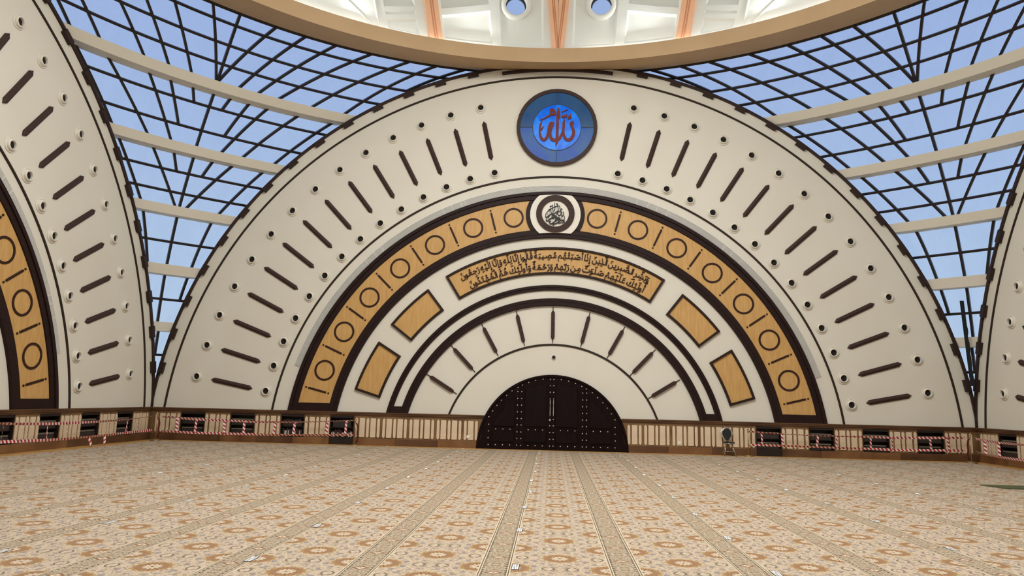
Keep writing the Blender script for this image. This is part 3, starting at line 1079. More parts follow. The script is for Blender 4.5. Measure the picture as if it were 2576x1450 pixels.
# ------------------------------------------------------------------ arch frames and panels of the back wall (and what shows of the left wall)
RIM = 0.0
def u_frame(side, r0, r1, nm, both=True):
    """One dark arch moulding, cut level above the dado; the step near its outer edge is modelled."""
def wood_frame(side, sgs):
    t = thing('arch_frame', 'wide dark wooden arch frame around the honey wood band on the ' + WALL_NAME[side], 'arch frame', ON[side])
    z = DADO
    full = len(sgs) == 2
    def lim(r): 
        e_ = arc_end(r, z)
        return (-e_, e_) if full else (0, e_) if sgs[0] > 0 else (-e_, 0)
    link('outer_rail', arc_box('outer_rail', 9.755, 9.885, *lim(9.82), 0, -0.11, 120, 0.012, z), M['dark_wood'], t)
    link('outer_rail', arc_box('outer_rail', 9.57, 9.755, *lim(9.66), 0, -0.075, 120, 0.012, z), M['dark_wood'], t)
    link('inner_rail', arc_box('inner_rail', 8.20, 8.40, *lim(8.3), 0, -0.075, 120, 0.012, z), M['dark_wood'], t)
    link('inner_rail', arc_box('inner_rail', 8.07, 8.20, *lim(8.14), 0, -0.10, 120, 0.012, z), M['dark_wood'], t)
    for sg in sgs:
        u0 = sqrt(8.3 ** 2 - (z - ZC) ** 2); u1 = sqrt(9.7 ** 2 - (z - ZC) ** 2)
        zz = 1.48
        a0 = sqrt(8.3 ** 2 - (zz - ZC) ** 2); a1 = sqrt(9.7 ** 2 - (zz - ZC) ** 2)
        link('foot_rail', prism('foot_rail', [(sg * u0, z), (sg * u1, z), (sg * a1, zz), (sg * a0, zz)], 0, -0.072), M['dark_wood'], t)
    return t
wood_frame('back', (-1, 1))
wood_frame('left', (1,))

def annulus_poly(r0, r1, t0, t1, n, start=None):
    outer = [pol(r1, t0 + (t1 - t0) * i / n) for i in range(n + 1)]
    inner = [pol(r0, t1 + (t0 - t1) * i / n) for i in range(n + 1)]
    return outer, inner
circ = arc = None
def ring_mesh(name, R, r, d):
    n = 40
    secs = []
    for i in range(n):
        a = 2 * pi * i / n
        c, s = cos(a), sin(a)
        secs.append([(R * c, 0, R * s), (R * c, -d, R * s), (r * c, -d, r * s), (r * c, 0, r * s)])
    return sweep(name, secs, closed=True)
CIRC = ring_mesh('circle_inlay', 0.385, 0.315, 0.02)
def stadium(L, w):
    pts = []
    for i in range(9): pts.append((w * cos(pi * i / 8), L / 2 - w + w * sin(pi * i / 8)))
    for i in range(9): pts.append((-w * cos(pi * i / 8), -L / 2 + w - w * sin(pi * i / 8)))
    return pts
DASH = prism('dash_inlay', stadium(0.72, 0.036), 0, -0.02)
DOT = lathe('dot_inlay', [(0.034, 0), (0.034, 0.02)], 10, 'y', False)
def rotm(r, th, y):
    """Place local origin at polar (r, th) on the wall, turned so local z is radial."""
    u, z = pol(r, th)
    return Matrix.Translation((u, y, z)) @ Matrix.Rotation(rad(th), 4, 'Y')
def wood_band(side, sg, label):
    t = thing('wood_panel', label, 'wall panel', ON[side], 'curved wood bands with circle inlays')
    # outline: outer arc from the medallion down to the foot, inner arc back, the end by the medallion hollowed round it
    zz = 1.485
    e1, e0 = arc_end(9.6, zz), arc_end(8.37, zz)
    def cang(r):   # where arc radius r meets the circle of 1.12 m round the medallion
        best = 4.0
        for k in range(400):
            th = 4 + k * 0.01
            u, z = pol(r, th)
            if u * u + (z - 8.765) ** 2 >= 1.12 ** 2: return th
        return best
    v = []; f = []
    n, m_ = 60, 8
    for k, y in enumerate((0.0, -0.03)):
        for i in range(n + 1):
            for j in range(m_ + 1):
                r = 8.404 + (9.566 - 8.404) * j / m_
                ta, tb = cang(r), arc_end(r, zz)
                u, z = pol(r, ta + (tb - ta) * i / n)
                v.append((sg * u, y, z))
    S = m_ + 1; K = (n + 1) * S
    for i in range(n):
        for j in range(m_):
            a = i * S + j
            f.append((a, a + 1, a + S + 1, a + S)); f.append((K + a, K + a + S, K + a + S + 1, K + a + 1))
    rim = [j for j in range(m_)] + [i * S + m_ for i in range(n)] + [n * S + j for j in range(m_, 0, -1)] + [i * S for i in range(n, 0, -1)]
    for q in range(len(rim)):
        a, b = rim[q], rim[(q + 1) % len(rim)]
        f.append((a, b, K + b, K + a))
    link('board', mesh('board', v, f), M['honey'], t)
    for i in range(7):
        link('circle_inlay', CIRC, M['inlay'], t, rotm(8.985, sg * (10.15 + 10.16 * i), -0.03))
        th = sg * (15.2 + 10.14 * i)
        link('dash_inlay', DASH, M['inlay'], t, rotm(9.0, th, -0.03))
        for r in (9.435, 8.56): link('dot_inlay', DOT, M['inlay'], t, rotm(r, th, -0.03))
    return t
wood_band('back', -1, 'honey wood band with dark circle inlays curving left from the back medallion')
wood_band('back', 1, 'honey wood band with dark circle inlays curving right from the back medallion')
wood_band('left', 1, 'honey wood band with dark circle inlays on the wall at far left')

# twin dark arches with a white strip between them
t = thing('twin_arch', 'pair of dark concentric arch mouldings joined at the feet over the doorway', 'arch frame', ON['back'])
for nm, a, b, y in (('outer_arch', 6.165, 6.265, -0.09), ('outer_arch', 6.065, 6.165, -0.07), ('inner_arch', 5.645, 5.765, -0.07), ('inner_arch', 5.478, 5.645, -0.10)):
    e_ = arc_end((a + b) / 2, DADO)
    link(nm, arc_box(nm, a, b, -e_, e_, 0, y, 100, 0.01, DADO), M['dark_wood'], t)
for sg in (-1, 1):
    z, zz = DADO, 1.43
    A = lambda r, h: sg * sqrt(r * r - (h - ZC) ** 2)
    link('foot_rail', prism('foot_rail', [(A(5.7, z), z), (A(6.12, z), z), (A(6.12, zz), zz), (A(5.7, zz), zz)], 0, -0.068), M['dark_wood'], t)

# spokes of the inner fan
SP_BAR = prism('bar', [(0, 4.235), (0.03, 4.25), (0.068, 4.31), (0.068, 5.225), (0.03, 5.29), (0, 5.305), (-0.03, 5.29), (-0.068, 5.225), (-0.068, 4.31), (-0.03, 4.25)], -0.01, -0.085, 0.03)
SP_ROD = [box('rod', -0.014, 0.014, -0.03, 0, a, b) for a, b in ((4.105, 4.26), (5.28, 5.445))]
SPN = ['lowest on the left', 'second up on the left', 'third up on the left', 'just left of the middle', 'upright in the middle', 'just right of the middle', 'third up on the right', 'second up on the right', 'lowest on the right']
for k in range(9):
    mw = Matrix.Translation((-0.03, -0.003, ZC)) @ Matrix.Rotation(rad(14.6 * (k - 4)), 4, 'Y')
    t = thing('spoke_bar', 'dark wooden spoke in the fan over the door, ' + SPN[k], 'wall bar', mw, 'spokes in the fan over the door')
    link('bar', SP_BAR, M['bar_wood'], t)
    for r in SP_ROD: link('rod', r, M['bar_wood'], t)

# framed honey wood panels
def framed(side, t0, t1, r0, r1, label, cat='wall panel', group=None):
    t = thing('framed_panel', label, cat, ON[side], group)
    w = 0.085
    dt0 = degrees(w / r1)
    link('board', arc_box('board', r0 + w * 0.6, r1 - w * 0.6, t0 + dt0 * 0.6, t1 - dt0 * 0.6, 0, -0.03, 24), M['honey'], t)
    link('frame_rail', arc_box('frame_rail', r1 - w, r1, t0, t1, 0, -0.085, 24, 0.012), M['inlay_dark'], t)
    link('frame_rail', arc_box('frame_rail', r0, r0 + w, t0, t1, 0, -0.085, 24, 0.012), M['inlay_dark'], t)
    for a, sg in ((t0, 1), (t1, -1)):
        p = [pol(r0 + w * 0.8, a), pol(r1 - w * 0.8, a)]
        d = Vector((cos(rad(a)), -sin(rad(a)))) * (w * sg)
        q = [(x + d.x, z + d.y) for x, z in p]
        link('frame_stile', prism('frame_stile', [p[0], p[1], q[1], q[0]], 0, -0.083), M['inlay_dark'], t)
    return t
M['inlay_dark'] = mat('walnut_frame', (46, 29, 21), 0.5, vary=0.1, spec=0.2)
G = 'framed wood panels beside the arches'
framed('back', -52.6, -38.1, 6.665, 7.68, 'framed honey wood panel, the upper of two left of the inscription', group=G)
framed('back', -73.15, -58.3, 6.65, 7.66, 'framed honey wood panel, the lower of two left of the inscription', group=G)
framed('back', 38.25, 52.75, 6.665, 7.66, 'framed honey wood panel, the upper of two right of the inscription', group=G)
framed('back', 58.4, 73.05, 6.665, 7.62, 'framed honey wood panel, the lower of two right of the inscription', group=G)
insc = framed('back', -32.15, 32.2, 6.678, 7.715, 'long curved inscription panel of honey wood with two lines of dark Arabic lettering', 'inscription')

# ------------------------------------------------------------------ lettering: joined Arabic from the presentation forms
FORMS = {}
for c in list(range(0xFE80, 0xFEFD)):
    d = unicodedata.decomposition(chr(c)).split()
    if len(d) == 2: FORMS.setdefault(chr(int(d[1], 16)), {})[d[0]] = chr(c)
def shape(word):
    """[(glyph, marks)] in reading order."""
    L = []
    for ch in word:
        if '\u064b' <= ch <= '\u0655' or ch == '\u0670' or ch == '\u06e1': L[-1][1].append(ch)
        else: L.append([ch, []])
    out = []
    dual = lambda c: '<initial>' in FORMS.get(c, {})
    for i, (c, mk) in enumerate(L):
        pj = i > 0 and dual(L[i - 1][0]) and c in FORMS
        nj = i < len(L) - 1 and dual(c) and L[i + 1][0] in FORMS and L[i + 1][0] != '\u0621'
        F = FORMS.get(c, {})
        k = '<medial>' if pj and nj else '<final>' if pj else '<initial>' if nj else '<isolated>'
        out.append((F.get(k, F.get('<isolated>', c)), mk))
    return out
_gl = {}
def glyph(ch):
    if ch not in _gl:
        c = bpy.data.curves.new('g', 'FONT')
        c.body = ch
        c.resolution_u = 2
        c.extrude = 0.035
        c.offset = 0.014
        o = bpy.data.objects.new('g', c)
        COL.objects.link(o)
        bpy.context.view_layer.update()
        me = o.evaluated_get(bpy.context.evaluated_depsgraph_get()).to_mesh()
        v = [tuple(p.co) for p in me.vertices]
        f = [tuple(p.vertices) for p in me.polygons]
        bpy.data.objects.remove(o)
        bpy.data.curves.remove(c)
        c2 = bpy.data.curves.new('g2', 'FONT')
        c2.body = ch + '\u0640'
        o2 = bpy.data.objects.new('g2', c2)
        xs = [p[0] for p in v] or [0, 0]
        _gl[ch] = (v, f, min(xs), max(xs))
        bpy.data.curves.remove(c2)
    return _gl[ch]
def set_line(words, r_base, th_left, th_right, size, name):
    """One line of words, right to left, bent along the arc of radius r_base."""
    parts = []
    x = 0.0
    for w in words:
        v = []; f = []
        x0 = x
        for g, marks in shape(w):
            gv, gf, lo, hi = glyph(g)
            x -= (hi - lo)
            o = len(v)
            gi = (len(v) % 7) * 0.004
            v += [(p[0] - lo + x, p[1], p[2] + gi) for p in gv]
            f += [tuple(o + q for q in t_) for t_ in gf]
            top = max(p[1] for p in gv); bot = min(p[1] for p in gv); cx = x + (hi - lo) / 2
            yu, yd = max(top + 0.06, 0.42), min(bot - 0.08, -0.1)
            for mk in marks:
                mv, mf, ml, mh = glyph(mk)
                mt, mb = max(p[1] for p in mv), min(p[1] for p in mv)
                below = mk in '\u0650\u064d'
                dy = yd - mt if below else yu - mb
                o = len(v)
                v += [((p[0] - (ml + mh) / 2) * 1.15 + cx, p[1] + dy, p[2]) for p in mv]
                f += [tuple(o + q for q in t_) for t_ in mf]
                if below: yd -= (mt - mb) + 0.05
                else: yu += (mt - mb) + 0.05
        parts.append((v, f))
        x -= 0.16
    total = -x - 0.16
    for v, f in parts:
        V = []
        for px, py, pz in v:
            th = th_right + (th_left - th_right) * (-px / total)
            u, z = pol(r_base + py * size, th)
            V.append((u, -0.035 - (pz + 0.035) * 0.4, z))
        link('word', mesh('word', V, f), M['inlay'], insc)
L1 = ['\u0648\u064e\u0628\u064e\u0634\u0651\u0650\u0631\u0650', '\u0627\u0644\u0635\u0651\u064e\u0628\u0650\u0631\u0650\u064a\u0646\u064e', '\u0627\u0644\u0651\u064e\u0630\u0650\u064a\u0646\u064e', '\u0625\u0650\u0630\u064e\u0627', '\u0623\u064e\u0635\u064e\u0628\u064e\u062a\u0652\u0647\u064f\u0645', '\u0645\u064f\u0635\u0650\u064a\u0628\u064e\u0629\u064c', '\u0642\u064e\u0627\u0644\u064f\u0648\u0627', '\u0625\u0650\u0646\u0651\u064e\u0627', '\u0644\u0650\u0644\u0651\u064e\u0647\u0650', '\u0648\u064e\u0625\u0650\u0646\u0651\u064e\u0627', '\u0625\u0650\u0644\u064e\u064a\u0652\u0647\u0650', '\u0631\u064e\u062c\u0650\u0639\u064f\u0648\u0646\u064e']
L2 = ['\u0623\u064f\u0648\u0644\u064e\u0626\u0650\u0643\u064e', '\u0639\u064e\u0644\u064e\u064a\u0652\u0647\u0650\u0645\u0652', '\u0635\u064e\u0644\u064e\u0648\u064e\u062a\u064c', '\u0645\u0650\u0646', '\u0631\u064e\u0628\u0651\u0650\u0647\u0650\u0645\u0652', '\u0648\u064e\u0631\u064e\u062d\u0652\u0645\u064e\u0629\u064c', '\u0648\u064e\u0623\u064f\u0648\u0644\u064e\u0626\u0650\u0643\u064e', '\u0647\u064f\u0645\u064f', '\u0627\u0644\u0652\u0645\u064f\u0647\u0652\u062a\u064e\u062f\u064f\u0648\u0646\u064e']
set_line(L1, 7.30, -28.6, 28.4, 0.325, 'line')
set_line(L2, 6.87, -27.2, 28.6, 0.325, 'line')

def stroke_mesh(name, strokes, y0, y1):
    """Pen strokes in local (x, z): each a list of (x, z, width)."""
    V = []; F = []
    for si, st in enumerate(strokes):
        # smooth the stroke
        P = [Vector(p) for p in st]
        if len(P) > 2:
            Q = []
            for i in range(len(P) - 1):
                p0, p1, p2, p3 = P[max(i - 1, 0)], P[i], P[i + 1], P[min(i + 2, len(P) - 1)]
                for k in range(4):
                    t = k / 4
                    Q.append(0.5 * ((2 * p1) + (p2 - p0) * t + (2 * p0 - 5 * p1 + 4 * p2 - p3) * t * t + (3 * p1 - p0 - 3 * p2 + p3) * t ** 3))
            Q.append(P[-1]); P = Q
        n = len(P)
        o = len(V)
        for i in range(n):
            a, b = P[max(i - 1, 0)], P[min(i + 1, n - 1)]
            d = Vector((b.x - a.x, b.y - a.y))
            d = d.normalized() if d.length > 1e-6 else Vector((1, 0))
            w = P[i].z / 2
            yf = y1 - 0.0022 * si - 0.012 * i / n
            nx, nz = -d.y * w, d.x * w
            V += [(P[i].x + nx, y0, P[i].y + nz), (P[i].x - nx, y0, P[i].y - nz), (P[i].x - nx, yf, P[i].y - nz), (P[i].x + nx, yf, P[i].y + nz)]
        for i in range(n - 1):
            a, b = o + 4 * i, o + 4 * i + 4
            for j in range(4):
                q = (j + 1) % 4
                F.append((a + j, a + q, b + q, b + j))
        F.append((o, o + 1, o + 2, o + 3)); e_ = o + 4 * (n - 1)
        F.append((e_, e_ + 3, e_ + 2, e_ + 1))
    return mesh(name, V, F)

# ------------------------------------------------------------------ white medallion with the black calligraphy
t = thing('medallion', 'white lens-shaped medallion with dark ring and black calligraphy at the crown of the wood band', 'medallion', Matrix.Translation((0, -0.003, 8.765)))
def clip_circle(R, zt, zb, bow=True, n=40):
    pts = []
    a1 = math.asin(min(1, zt / R)); a0 = math.asin(max(-1, zb / R))
    for i in range(n + 1):
        a = a0 + (a1 - a0) * i / n
        pts.append((R * cos(a), R * sin(a)))
    x = R * cos(a1)
    m_ = 8
    for i in range(1, m_): pts.append((x - 2 * x * i / m_, zt + 0.03 * (1 - (1 - 2 * i / m_) ** 2)))
    for i in range(n + 1):
        a = a1 + (a0 - a1) * i / n
        pts.append((-R * cos(a), R * sin(a)))
    x = R * cos(a0)
    for i in range(1, m_): pts.append((-x + 2 * x * i / m_, zb + 0.03 * (1 - (1 - 2 * i / m_) ** 2)))
    return pts
cp_ = []
for sg in (1, -1):
    q_ = []
    for k in range(181):
        a = rad(-90 + k)
        x, z = 1.115 * cos(a), 1.115 * sin(a)
        r_ = sqrt(x * x + (z + 8.765 - ZC) ** 2)
        if 8.405 <= r_ <= 9.565: q_.append((x * sg, z))
    cp_.append(q_)
def rim_pts(p, q, n=8):
    a0, a1 = atan2(p[0], p[1] + 8.765 - ZC), atan2(q[0], q[1] + 8.765 - ZC)
    r_ = sqrt(p[0] ** 2 + (p[1] + 8.765 - ZC) ** 2)
    return [(r_ * sin(a0 + (a1 - a0) * i / n), r_ * cos(a0 + (a1 - a0) * i / n) - 8.765 + ZC) for i in range(1, n)]
right_, left_ = cp_
link('collar', prism('collar', right_ + rim_pts(right_[-1], left_[-1]) + left_[::-1] + rim_pts(left_[0], right_[0]), 0, -0.07), M['dark_wood'], t)
link('white_field', prism('white_field', clip_circle(0.955, 0.735, -0.75), -0.077, -0.115), M['white_ring'], t)
rg = link('ring', ring_mesh('ring', 0.728, 0.512, 0.05), M['bar_wood'], t, Matrix.Translation((0, -0.115, 0.018)))
def S(lst, cx, cy, sx, sz):
    return [[((x - cx) * sx, (cy - y) * sz, w * sx * 1.18) for x, y, w in st] for st in lst]
BIS = [
    # tall shafts
    [(640, 375, 12), (648, 470, 22), (655, 560, 20), (652, 630, 10)], [(580, 435, 10), (588, 520, 22), (596, 600, 20), (600, 660, 14)], [(520, 500, 14), (532, 590, 24), (545, 680, 22), (575, 725, 18)],
    [(700, 405, 10), (735, 420, 20), (750, 520, 22), (760, 600, 18), (720, 640, 14)], [(780, 470, 12), (800, 490, 20), (815, 580, 22), (835, 680, 22), (870, 760, 18)],
    [(690, 490, 18), (620, 520, 16), (540, 570, 18), (460, 630, 20), (410, 680, 14)], [(770, 480, 16), (700, 500, 14), (640, 530, 14)], [(500, 500, 14), (560, 480, 16), (590, 470, 12)],
    [(600, 600, 12), (605, 660, 22), (590, 720, 24), (640, 710, 22), (710, 660, 24), (780, 640, 18), (800, 660, 14)],
    [(700, 400, 18), (720, 470, 12)], [(850, 620, 14), (860, 690, 20), (830, 745, 22), (790, 770, 24), (745, 740, 16), (760, 700, 10)],
    [(900, 650, 12), (925, 720, 22), (905, 775, 22), (860, 770, 18)], [(880, 590, 20), (850, 560, 14), (840, 600, 12)],
    # middle sweep
    [(395, 690, 10), (375, 790, 22), (410, 830, 24), (480, 770, 24), (550, 730, 24), (590, 740, 20)], [(410, 830, 16), (470, 800, 16), (500, 790, 10)],
    [(570, 780, 14), (620, 760, 26), (690, 790, 30), (720, 820, 18), (640, 820, 22), (580, 815, 16), (560, 790, 14)],
    [(690, 740, 10), (730, 700, 16), (760, 660, 12)],
    [(420, 850, 12), (395, 910, 22), (430, 940, 24), (500, 880, 26), (570, 850, 26), (640, 860, 18)],
    [(680, 860, 14), (730, 835, 28), (800, 850, 34), (820, 870, 16), (740, 890, 24), (690, 870, 18), (670, 900, 18), (720, 930, 22)],
    [(820, 920, 18), (760, 960, 22), (700, 1010, 24), (640, 1020, 22), (620, 1000, 12)], [(720, 900, 16), (640, 960, 24), (580, 1010, 24), (520, 1020, 22), (505, 960, 16), (540, 930, 12)],
    [(950, 830, 12), (945, 900, 20), (910, 915, 20), (900, 880, 12)], [(910, 915, 18), (870, 915, 20), (860, 880, 12)], [(870, 915, 18), (820, 910, 20), (780, 930, 26), (800, 960, 20), (770, 1000, 18), (760, 1010, 12)],
    [(945, 820, 14), (955, 790, 10)], [(965, 955, 10), (920, 970, 18), (870, 995, 10)], [(860, 975, 10), (815, 990, 16), (800, 1005, 8)],
    [(590, 1040, 10), (612, 1060, 14), (650, 1020, 10)],
    # dots
    [(480, 715, 30), (486, 715, 30)], [(495, 655, 26), (501, 655, 26)], [(575, 930, 28), (581, 930, 28)], [(712, 560, 24), (718, 560, 24)], [(470, 600, 20), (500, 590, 14)], [(455, 830, 20), (480, 815, 12)], [(480, 970, 22), (500, 950, 10)],
    [(860, 820, 20), (880, 800, 12)], [(640, 620, 16), (650, 590, 10)], [(930, 940, 22), (936, 940, 22)], [(420, 730, 16), (430, 715, 12)],
]
link('calligraphy', stroke_mesh('calligraphy', S(BIS, 672, 727, 0.00125, 0.0013), -0.115, -0.128), M['ink'], t)

# ------------------------------------------------------------------ blue roundel
t = thing('roundel', 'round backlit blue glass roundel with copper-red calligraphy high on the back wall', 'stained glass', Matrix.Translation((0.012, -0.023, 12.25)))
link('frame_ring', ring_mesh('frame_ring', 1.56, 1.425, 0.10), M['bar_wood'], t)
for k in range(4):
    def sector(name, r0, r1, g):
        secs = []
        for i in range(13):
            a = k * pi / 2 + pi / 2 * i / 12
            secs.append([(r0 * cos(a), -0.02, r0 * sin(a)), (r0 * cos(a), g, r0 * sin(a)), (r1 * cos(a), g, r1 * sin(a)), (r1 * cos(a), -0.02, r1 * sin(a))])
        return sweep(name, secs)
    link('outer_pane', sector('outer_pane', 0.93, 1.43, -0.045), M['blue_dim'] if k in (0, 1) else M['blue_deep'], t)
    link('inner_pane', sector('inner_pane', 0.005, 0.945, -0.05), M['blue_bright'], t)
link('lead_ring', ring_mesh('lead_ring', 0.955, 0.925, 0.065), M['lead'], t)
for a in range(4):
    link('lead_bar', box('lead_bar', -0.014, 0.014, -0.06, -0.03, 0.95, 1.43), M['lead'], t, Matrix.Rotation(a * pi / 2, 4, 'Y'))
ALLAH = [
    [(812, 418, 8), (818, 470, 40), (820, 560, 58), (812, 585, 70), (806, 600, 36), (806, 700, 40), (804, 800, 40), (802, 900, 42), (800, 980, 44), (790, 1020, 26), (785, 1070, 4)],
    [(806, 960, 40), (850, 920, 40), (885, 850, 36), (905, 760, 36), (908, 680, 38), (915, 640, 26), (908, 600, 8)],
    [(905, 780, 30), (908, 850, 32), (930, 920, 38), (975, 958, 44), (1030, 935, 46), (1068, 870, 44), (1068, 800, 40), (1045, 740, 34), (1030, 690, 48), (1050, 680, 50), (1040, 640, 10)],
    [(800, 958, 46), (740, 960, 48), (700, 920, 42), (690, 850, 36), (700, 780, 36), (722, 715, 40), (728, 665, 44)],
    [(722, 680, 44), (690, 690, 36), (665, 760, 34), (655, 850, 38), (630, 925, 40), (585, 960, 40), (545, 930, 38), (520, 860, 30), (516, 790, 28), (525, 720, 30), (545, 660, 16), (562, 640, 4)],
    [(530, 800, 34), (555, 770, 20), (585, 735, 4)],
    [(505, 632, 4), (560, 620, 14), (620, 590, 24), (675, 555, 30), (700, 535, 26)],
    [(690, 500, 34), (705, 460, 40), (740, 480, 40), (765, 525, 36), (735, 540, 36), (700, 530, 34), (690, 500, 30)],
    [(872, 500, 10), (915, 482, 16), (972, 460, 8)], [(880, 550, 10), (885, 580, 28), (918, 575, 22), (920, 540, 8)], [(918, 578, 22), (948, 572, 26), (950, 530, 8)],
    [(985, 620, 12), (990, 590, 36), (1010, 590, 34), (1022, 600, 24), (1015, 560, 18), (1022, 520, 4)],
]
link('calligraphy', stroke_mesh('calligraphy', S(ALLAH, 797, 745, 0.00236, 0.00248), -0.05, -0.085), M['copper'], t)

# ------------------------------------------------------------------ slot diffuser grille over the wood band
def grille(side, t0, t1, label):
    t = thing('slot_grille', label, 'air grille', ON[side])
    link('slot_backing', arc_box('slot_backing', 9.892, 10.15, t0, t1, 0, -0.008, 120), M['slot'], t)
    n = 8
    for i in range(n):
        r = 9.892 + (10.15 - 9.892) * (i + 0.5) / n
        link('slat', arc_box('slat', r - 0.0092, r + 0.0092, t0, t1, -0.004, -0.03, 120), M['louvre'], t)
    for th in ((-25.2, -23.2, -21.1, -20.2, 18.0, 20.4, 22.5, 24.9, -41, -43, -45.5, 39, 41, 43.5) if t0 < 0 else (39, 41, 43.5, 62, 63.5, 66)):
        link('slot_divider', arc_box('slot_divider', 9.892, 10.15, th - 0.05, th + 0.05, -0.004, -0.031, 1), M['louvre'], t)
grille('back', -72.3, 72.3, 'long curved white slot grille above the honey wood band on the back wall')
grille('left', 20, 72.3, 'long curved white slot grille beside the wood band on the wall at far left')

# ------------------------------------------------------------------ air nozzles and wooden bars
NZ_B = lathe('bowl', [(0.218, 0.0), (0.218, 0.018), (0.206, 0.026), (0.196, 0.022), (0.190, 0.010), (0.168, 0.010), (0.166, 0.034), (0.160, 0.058), (0.149, 0.078), (0.134, 0.090), (0.122, 0.091), (0.115, 0.083), (0.112, 0.05), (0.111, 0.012)], 32, 'y', cap=False)
NZ_T = lathe('throat', [(0.1115, 0.004), (0.1115, 0.014)], 24, 'y', False)
BAR = None
def bar_mesh():
    r0, r1, w, h = 11.41, 13.03, 0.088, 0.08
    o = [(0, r0), (w, r0 + 0.12), (w, r1 - 0.12), (0, r1), (-w, r1 - 0.12), (-w, r0 + 0.12)]
    v = [(x, 0.0, z) for x, z in o] + [(x, -h * 0.45, z) for x, z in o]
    v += [(0, -h, r0 + 0.12), (0, -h, r1 - 0.12)]
    f = [(0, 1, 2, 3, 4, 5)]
    for i in range(6):
        j = (i + 1) % 6
        f.append((i, j, 6 + j, 6 + i))
    f += [(6, 7, 12), (7, 8, 13, 12), (8, 9, 13), (9, 10, 13), (10, 11, 12, 13), (11, 6, 12)]
    return mesh('wooden_bar', v, f)
BAR = bar_mesh()
def where(side, sg, i):
    if side == 'back': return '%s %s of the back wall\'s blue roundel' % (ORD[i], 'left' if sg < 0 else 'right')
    return '%s up on the %s' % (ORD[13 - i], WALL_NAME[side])
def nozzles(side, sg, io, ii, ib):
    W = ON[side]
    for row, r, i0, th0, dt in (('outer', 13.60, io, 12.653, 5.11), ('inner', 10.877, ii, 12.535, 5.107)):
        for i in range(i0, 14):
            u, z = pol(r, sg * (th0 + dt * i))
            t = thing('air_nozzle', 'white round air nozzle, %s row, %s' % (row, where(side, sg, i)), 'air nozzle', W @ Matrix.Translation((u, 0, z)), 'air nozzles in the %s row on the %s' % (row, WALL_NAME[side]))
            link('bowl', NZ_B, M['white_ring'], t)
            link('throat', NZ_T, M['hole'], t)
    for i in range(ib, 14):
        o = link('wooden_bar', BAR, M['bar_wood'])
        o.matrix_world = W @ Matrix.Translation((0, 0, ZC)) @ Matrix.Rotation(rad(sg * (12.62 + 5.108 * i)), 4, 'Y')
        tag(o, 'dark pointed wooden bar, ' + where(side, sg, i), 'wall bar', 'radial wooden bars on the ' + WALL_NAME[side])
nozzles('back', -1, 0, 0, 0)
nozzles('back', 1, 0, 0, 0)
nozzles('left', 1, 3, 5, 3)
nozzles('right', -1, 9, 13, 10)

# ------------------------------------------------------------------ the great door
d = bpy.data.objects.new('door_1', None)
COL.objects.link(d)
struct(d)
DZC, DRR = -0.04, 2.74
def dcirc(R, x): return DZC + sqrt(max(0, R * R - x * x))
def door_poly(x0, x1, zb, R, n=14):
    pts = [(x0, zb)]
    pts.append((x1, zb))
    for i in range(n + 1):
        x = x1 + (x0 - x1) * i / n
        pts.append((x, max(zb + 0.001, dcirc(R, x))))
    out = [pts[0]]
    for p in pts[1:]:
        if (Vector(p) - Vector(out[-1])).length > 0.002: out.append(p)
    return out
secs = []
for i in range(61):
    a = pi * i / 60
    def P(R, y):
        z = DZC + R * sin(a)
        return (R * cos(a) if z > 0.001 else math.copysign(sqrt(R * R - DZC ** 2), cos(a)), y, max(z, 0.001))
    secs.append([P(2.65, 0.05), P(2.65, -0.10), P(2.67, -0.125), P(2.725, -0.125), P(2.75, -0.10), P(2.75, 0.05)])
link('door_frame', sweep('door_frame', secs), M['door'], d)
link('door_back', prism('door_back', door_poly(-2.64, 2.64, 0.006, 2.64, 40), 0.04, -0.05), M['door_panel'], d)
leafs = []
for x0, x1, nm in ((-2.64, -1.205, 'side_leaf'), (-1.195, -0.02, 'door_leaf'), (-0.01, 1.165, 'door_leaf'), (1.175, 2.64, 'side_leaf')):
    lf = link(nm, prism(nm, door_poly(x0, x1, 0.012, 2.648), 0.05, -0.085), M['door'], d)
    leafs.append(lf)
# raised panels: lower and upper on each leaf
for k, (x0, x1) in enumerate(((-2.19, -1.36), (-1.02, -0.20), (0.10, 0.92), (1.31, 2.14))):
    link('lower_panel', prism('lower_panel', [(x0, 0.26), (x1, 0.26), (x1, 0.63), (x0, 0.63)], -0.07, -0.115, 0.035), M['door_panel'], leafs[k])
    R = 2.44 if k in (1, 2) else 2.34
    link('upper_panel', prism('upper_panel', door_poly(x0, x1, 0.80, R), -0.07, -0.115, 0.035), M['door_panel'], leafs[k])
    for z in (0.76, 0.23):
        link('rail_bead', box('rail_bead', x0 - 0.04, x1 + 0.04, -0.092, -0.07, z - 0.008, z + 0.008), M['door_panel'], leafs[k])
stud = lathe('stud', [(0.023, 0.0), (0.023, 0.006), (0.016, 0.016), (0.005, 0.021)], 10, 'y')
STUDS = []
for z in [0.15, 0.39, 0.62, 0.87, 1.10, 1.34, 1.58, 1.82, 2.07]:
    for x, k in ((-1.275, 0), (-1.13, 1), (1.09, 2), (1.235, 3)): STUDS.append((x, z, k))
for z in [0.15, 0.39, 0.63, 0.87, 1.10, 1.83, 2.07, 2.31, 2.54]:
    for x, k in ((-0.09, 1), (0.035, 2)): STUDS.append((x, z, k))
for x, z in ((-0.36, 2.54), (-0.63, 2.49), (-0.88, 2.41), (-1.11, 2.31)):
    STUDS.append((x, z, 1)); STUDS.append((-x - 0.055, z, 2))
